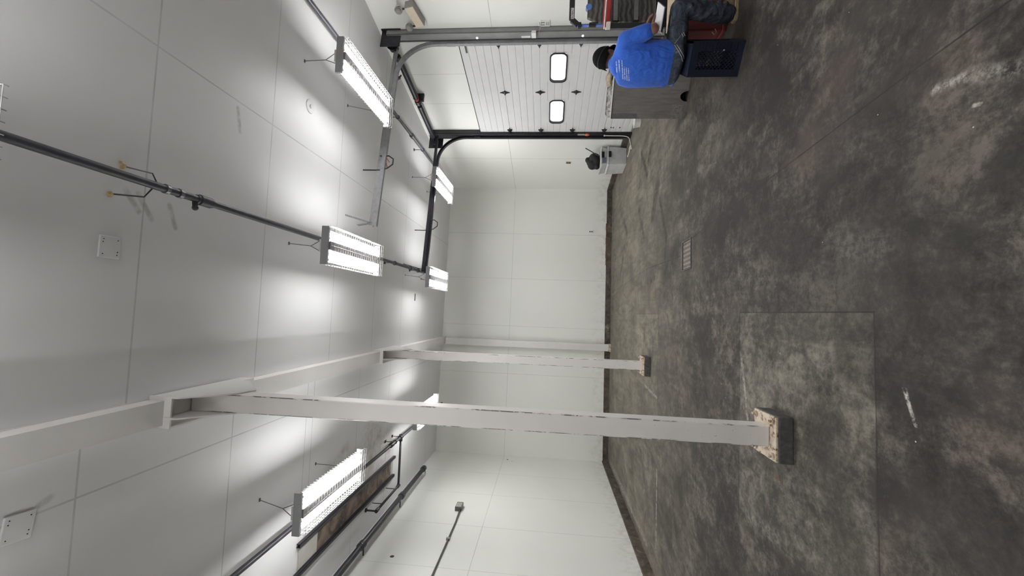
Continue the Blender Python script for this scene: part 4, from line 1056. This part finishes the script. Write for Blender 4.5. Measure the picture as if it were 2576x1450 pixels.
def D_(px, py, d): r = (FW * FPX + RT * (725 - py) + UP * (1288 - px)) / FPX; return EYE + r * d
cs = [D_(1646, 60, 3.64), D_(1660, 78, 3.46), D_(1671, 18, 3.50), D_(1655, 4, 3.70)]
c0 = sum(cs, Vector()) / 4
t = thing('writing_pad', 'white writing pad resting on the seated person\'s right thigh', 'pad', c0)
nn = (cs[1] - cs[0]).cross(cs[3] - cs[0]).normalized()
if nn.z < 0: nn = -nn
b = MB(); b.prism([c - c0 for c in cs], -nn * .010); b.build('paper', plain('white_paper', (.78, .77, .80), .7, 0, .02), t, bevel=.002)
b = MB(); b.prism([(c - c0) * 1.02 - nn * .0105 for c in cs], -nn * .012); b.build('backing', M_BLACK, t)
b = MB(); e0 = cs[0] - c0; e3 = cs[1] - c0
for k in range(4): b.prism([e0.lerp(e3, .1) - nn * .012 * k, e0.lerp(e3, .9) - nn * .012 * k, e0.lerp(e3, .9) - nn * (.012 * k + .004) + (e3 - (cs[2] - c0)).normalized() * .03, e0.lerp(e3, .1) - nn * (.012 * k + .004) + (e3 - (cs[2] - c0)).normalized() * .03], -nn * .003)
b.build('loose_sheets', plain('off_white_sheets', (.55, .53, .50), .8), t)

# ------------------------------------------------------------------ hand truck by the wall
M_BLUE = plain('blue_tube_paint', (.035, .085, .30), .4, .2, .1, 10)
def grain():
    m = NT('grey_rippled_plastic'); p = m.coords()
    wv = m.node('ShaderNodeTexWave', wave_type='RINGS'); m.link(m.vec('MULTIPLY', p, (1, 1, 1.0)), wv.inputs['Vector']); wv.inputs['Scale'].default_value = 5.5; wv.inputs['Distortion'].default_value = 6; wv.inputs['Detail'].default_value = 2
    m.color(m.ramp(wv.outputs[1], (.2, (.055, .052, .050)), (.8, (.12, .115, .108)))); m.set(.5); m.bump(wv.outputs[1], .4, .01); return m.m
ht_ = thing('hand_truck', 'hand truck with blue side rails, black handle and gray rippled panels', 'hand truck', (3.46, 4.86, 0), -.05)
HW = .40
b = MB()
b.build('x', M_BLACK) if False else None
for x in (0, HW):
    b = MB(); b.tube([(x, 0, .16), (x, .0, 1.27)], .0165, 12); b.build('side_rail', M_BLUE, ht_, smooth=True)
    b = MB(); b.tube([(x, 0, 1.05), (x, 0, 1.13)], .024, 12); b.tube([(x + .02, 0, 1.02), (x + .02, 0, 1.12)], .014, 8); b.build('rail_clamp', M_BLACK, ht_)
b = MB(); P = [(0, 0, 1.22), (0, 0, 1.26), (.07, 0, 1.335), (HW - .07, 0, 1.335), (HW, 0, 1.26), (HW, 0, 1.22)]
for i in range(len(P) - 1):
    a, c = Vector(P[i]), Vector(P[i + 1]); d = (c - a).normalized(); s = d.cross(Y_) * .032
    b.prism([a - s - Y_ * .02, a + s - Y_ * .02, c + s - Y_ * .02, c - s - Y_ * .02], Y_ * .04)
hd = b.build('handle', M_BLACK, ht_, bevel=.006)
b = MB(); b.box((.07, -.0225, 1.312), (.20, -.0205, 1.347)); lb = b.build('name_plate', plain('white_plate', (.75, .75, .75), .5, 0, .02), hd)
cu = bpy.data.curves.new('lettering', 'FONT'); cu.body = 'KOBALT'; cu.size = .036; cu.align_x = 'CENTER'; cu.align_y = 'CENTER'; cu.extrude = .0006
tmp = bpy.data.objects.new('lettering_tmp', cu); C.objects.link(tmp); bpy.context.view_layer.update()
me = bpy.data.meshes.new_from_object(tmp.evaluated_get(bpy.context.evaluated_depsgraph_get())); bpy.data.objects.remove(tmp)
me.materials.clear(); me.materials.append(M_BLACK)
o = bpy.data.objects.new('lettering', me); C.objects.link(o); o.parent = lb; o.location = (.135, -.0232, 1.3295); o.rotation_euler = (PI / 2, 0, 0); o.scale = (.85, 1, 1)
M_RIP = grain()
for z0, z1, cut in ((.85, 1.15, True), (.60, .80, False), (.36, .56, False)):
    b = MB(); x0, x1 = .03, HW - .03
    poly = [(x0, 0, z0), (x1, 0, z0), (x1, 0, z1), (x0 + .07, 0, z1), (x0 + .02, 0, z1 - (.10 if cut else .02))]
    b.prism(poly, (0, .05, 0)); b.build('rippled_panel', M_RIP, ht_, bevel=.008)
for z in (.575, .815):
    b = MB(); b.box((.05, -.006, z - .02), (HW - .03, .02, z + .03)); b.build('metal_slat', M_GALV, ht_)
    b = MB(); b.box((.03, .0, z - .03), (HW - .03, .045, z + .04)); b.build('dark_gap_panel', M_BLACK, ht_)
b = MB(); b.tube([(.22, -.008, 1.135), (.22, .045, 1.135)], .036, 18); b.build('blue_knob', plain('blue_knob_plastic', (.10, .20, .55), .4), ht_)
b = MB(); b.box((0.02, -.16, 0.0), (HW - .02, .0, .008)); b.box((.02, -.008, 0), (HW - .02, .0, .36)); b.build('toe_plate', M_DARK, ht_)
for x in (-.03, HW + .03):
    b = MB(); b.tube([(x - .02, .09, .11), (x + .02, .09, .11)], .11, 24); b.tube([(x, .09, .11), (x, .0, .18)], .01, 8); b.build('wheel', M_RUBBER, ht_, smooth='auto')

# ------------------------------------------------------------------ red topped table
rt = thing('work_table', 'table edge with a red top, white corner cap and black legs', 'table', (3.145, 4.49, 0), -.607)
b = MB(); b.box((.02, .0, .955), (1.0, .30, .985)); b.box((.06, -.010, .935), (1.0, .004, .984)); b.build('table_top', plain('red_laminate', (.30, .022, .025), .4, 0, .12, 10), rt, bevel=.006)
b = MB(); b.box((-.004, -.012, .925), (.075, .06, .975)); b.box((.0, -.014, .984), (.98, .01, .997)); b.build('corner_cap', plain('cream_cap', (.66, .62, .58), .5, 0, .05), rt, bevel=.006)
for x, y in ((.0, .0), (.94, .0), (.0, .25), (.94, .25)):
    b = MB(); b.box((x + .008, y, 0), (x + .058, y + .04, .955 if x or y else .926)); b.build('leg', M_BLACK, rt, bevel=.004)
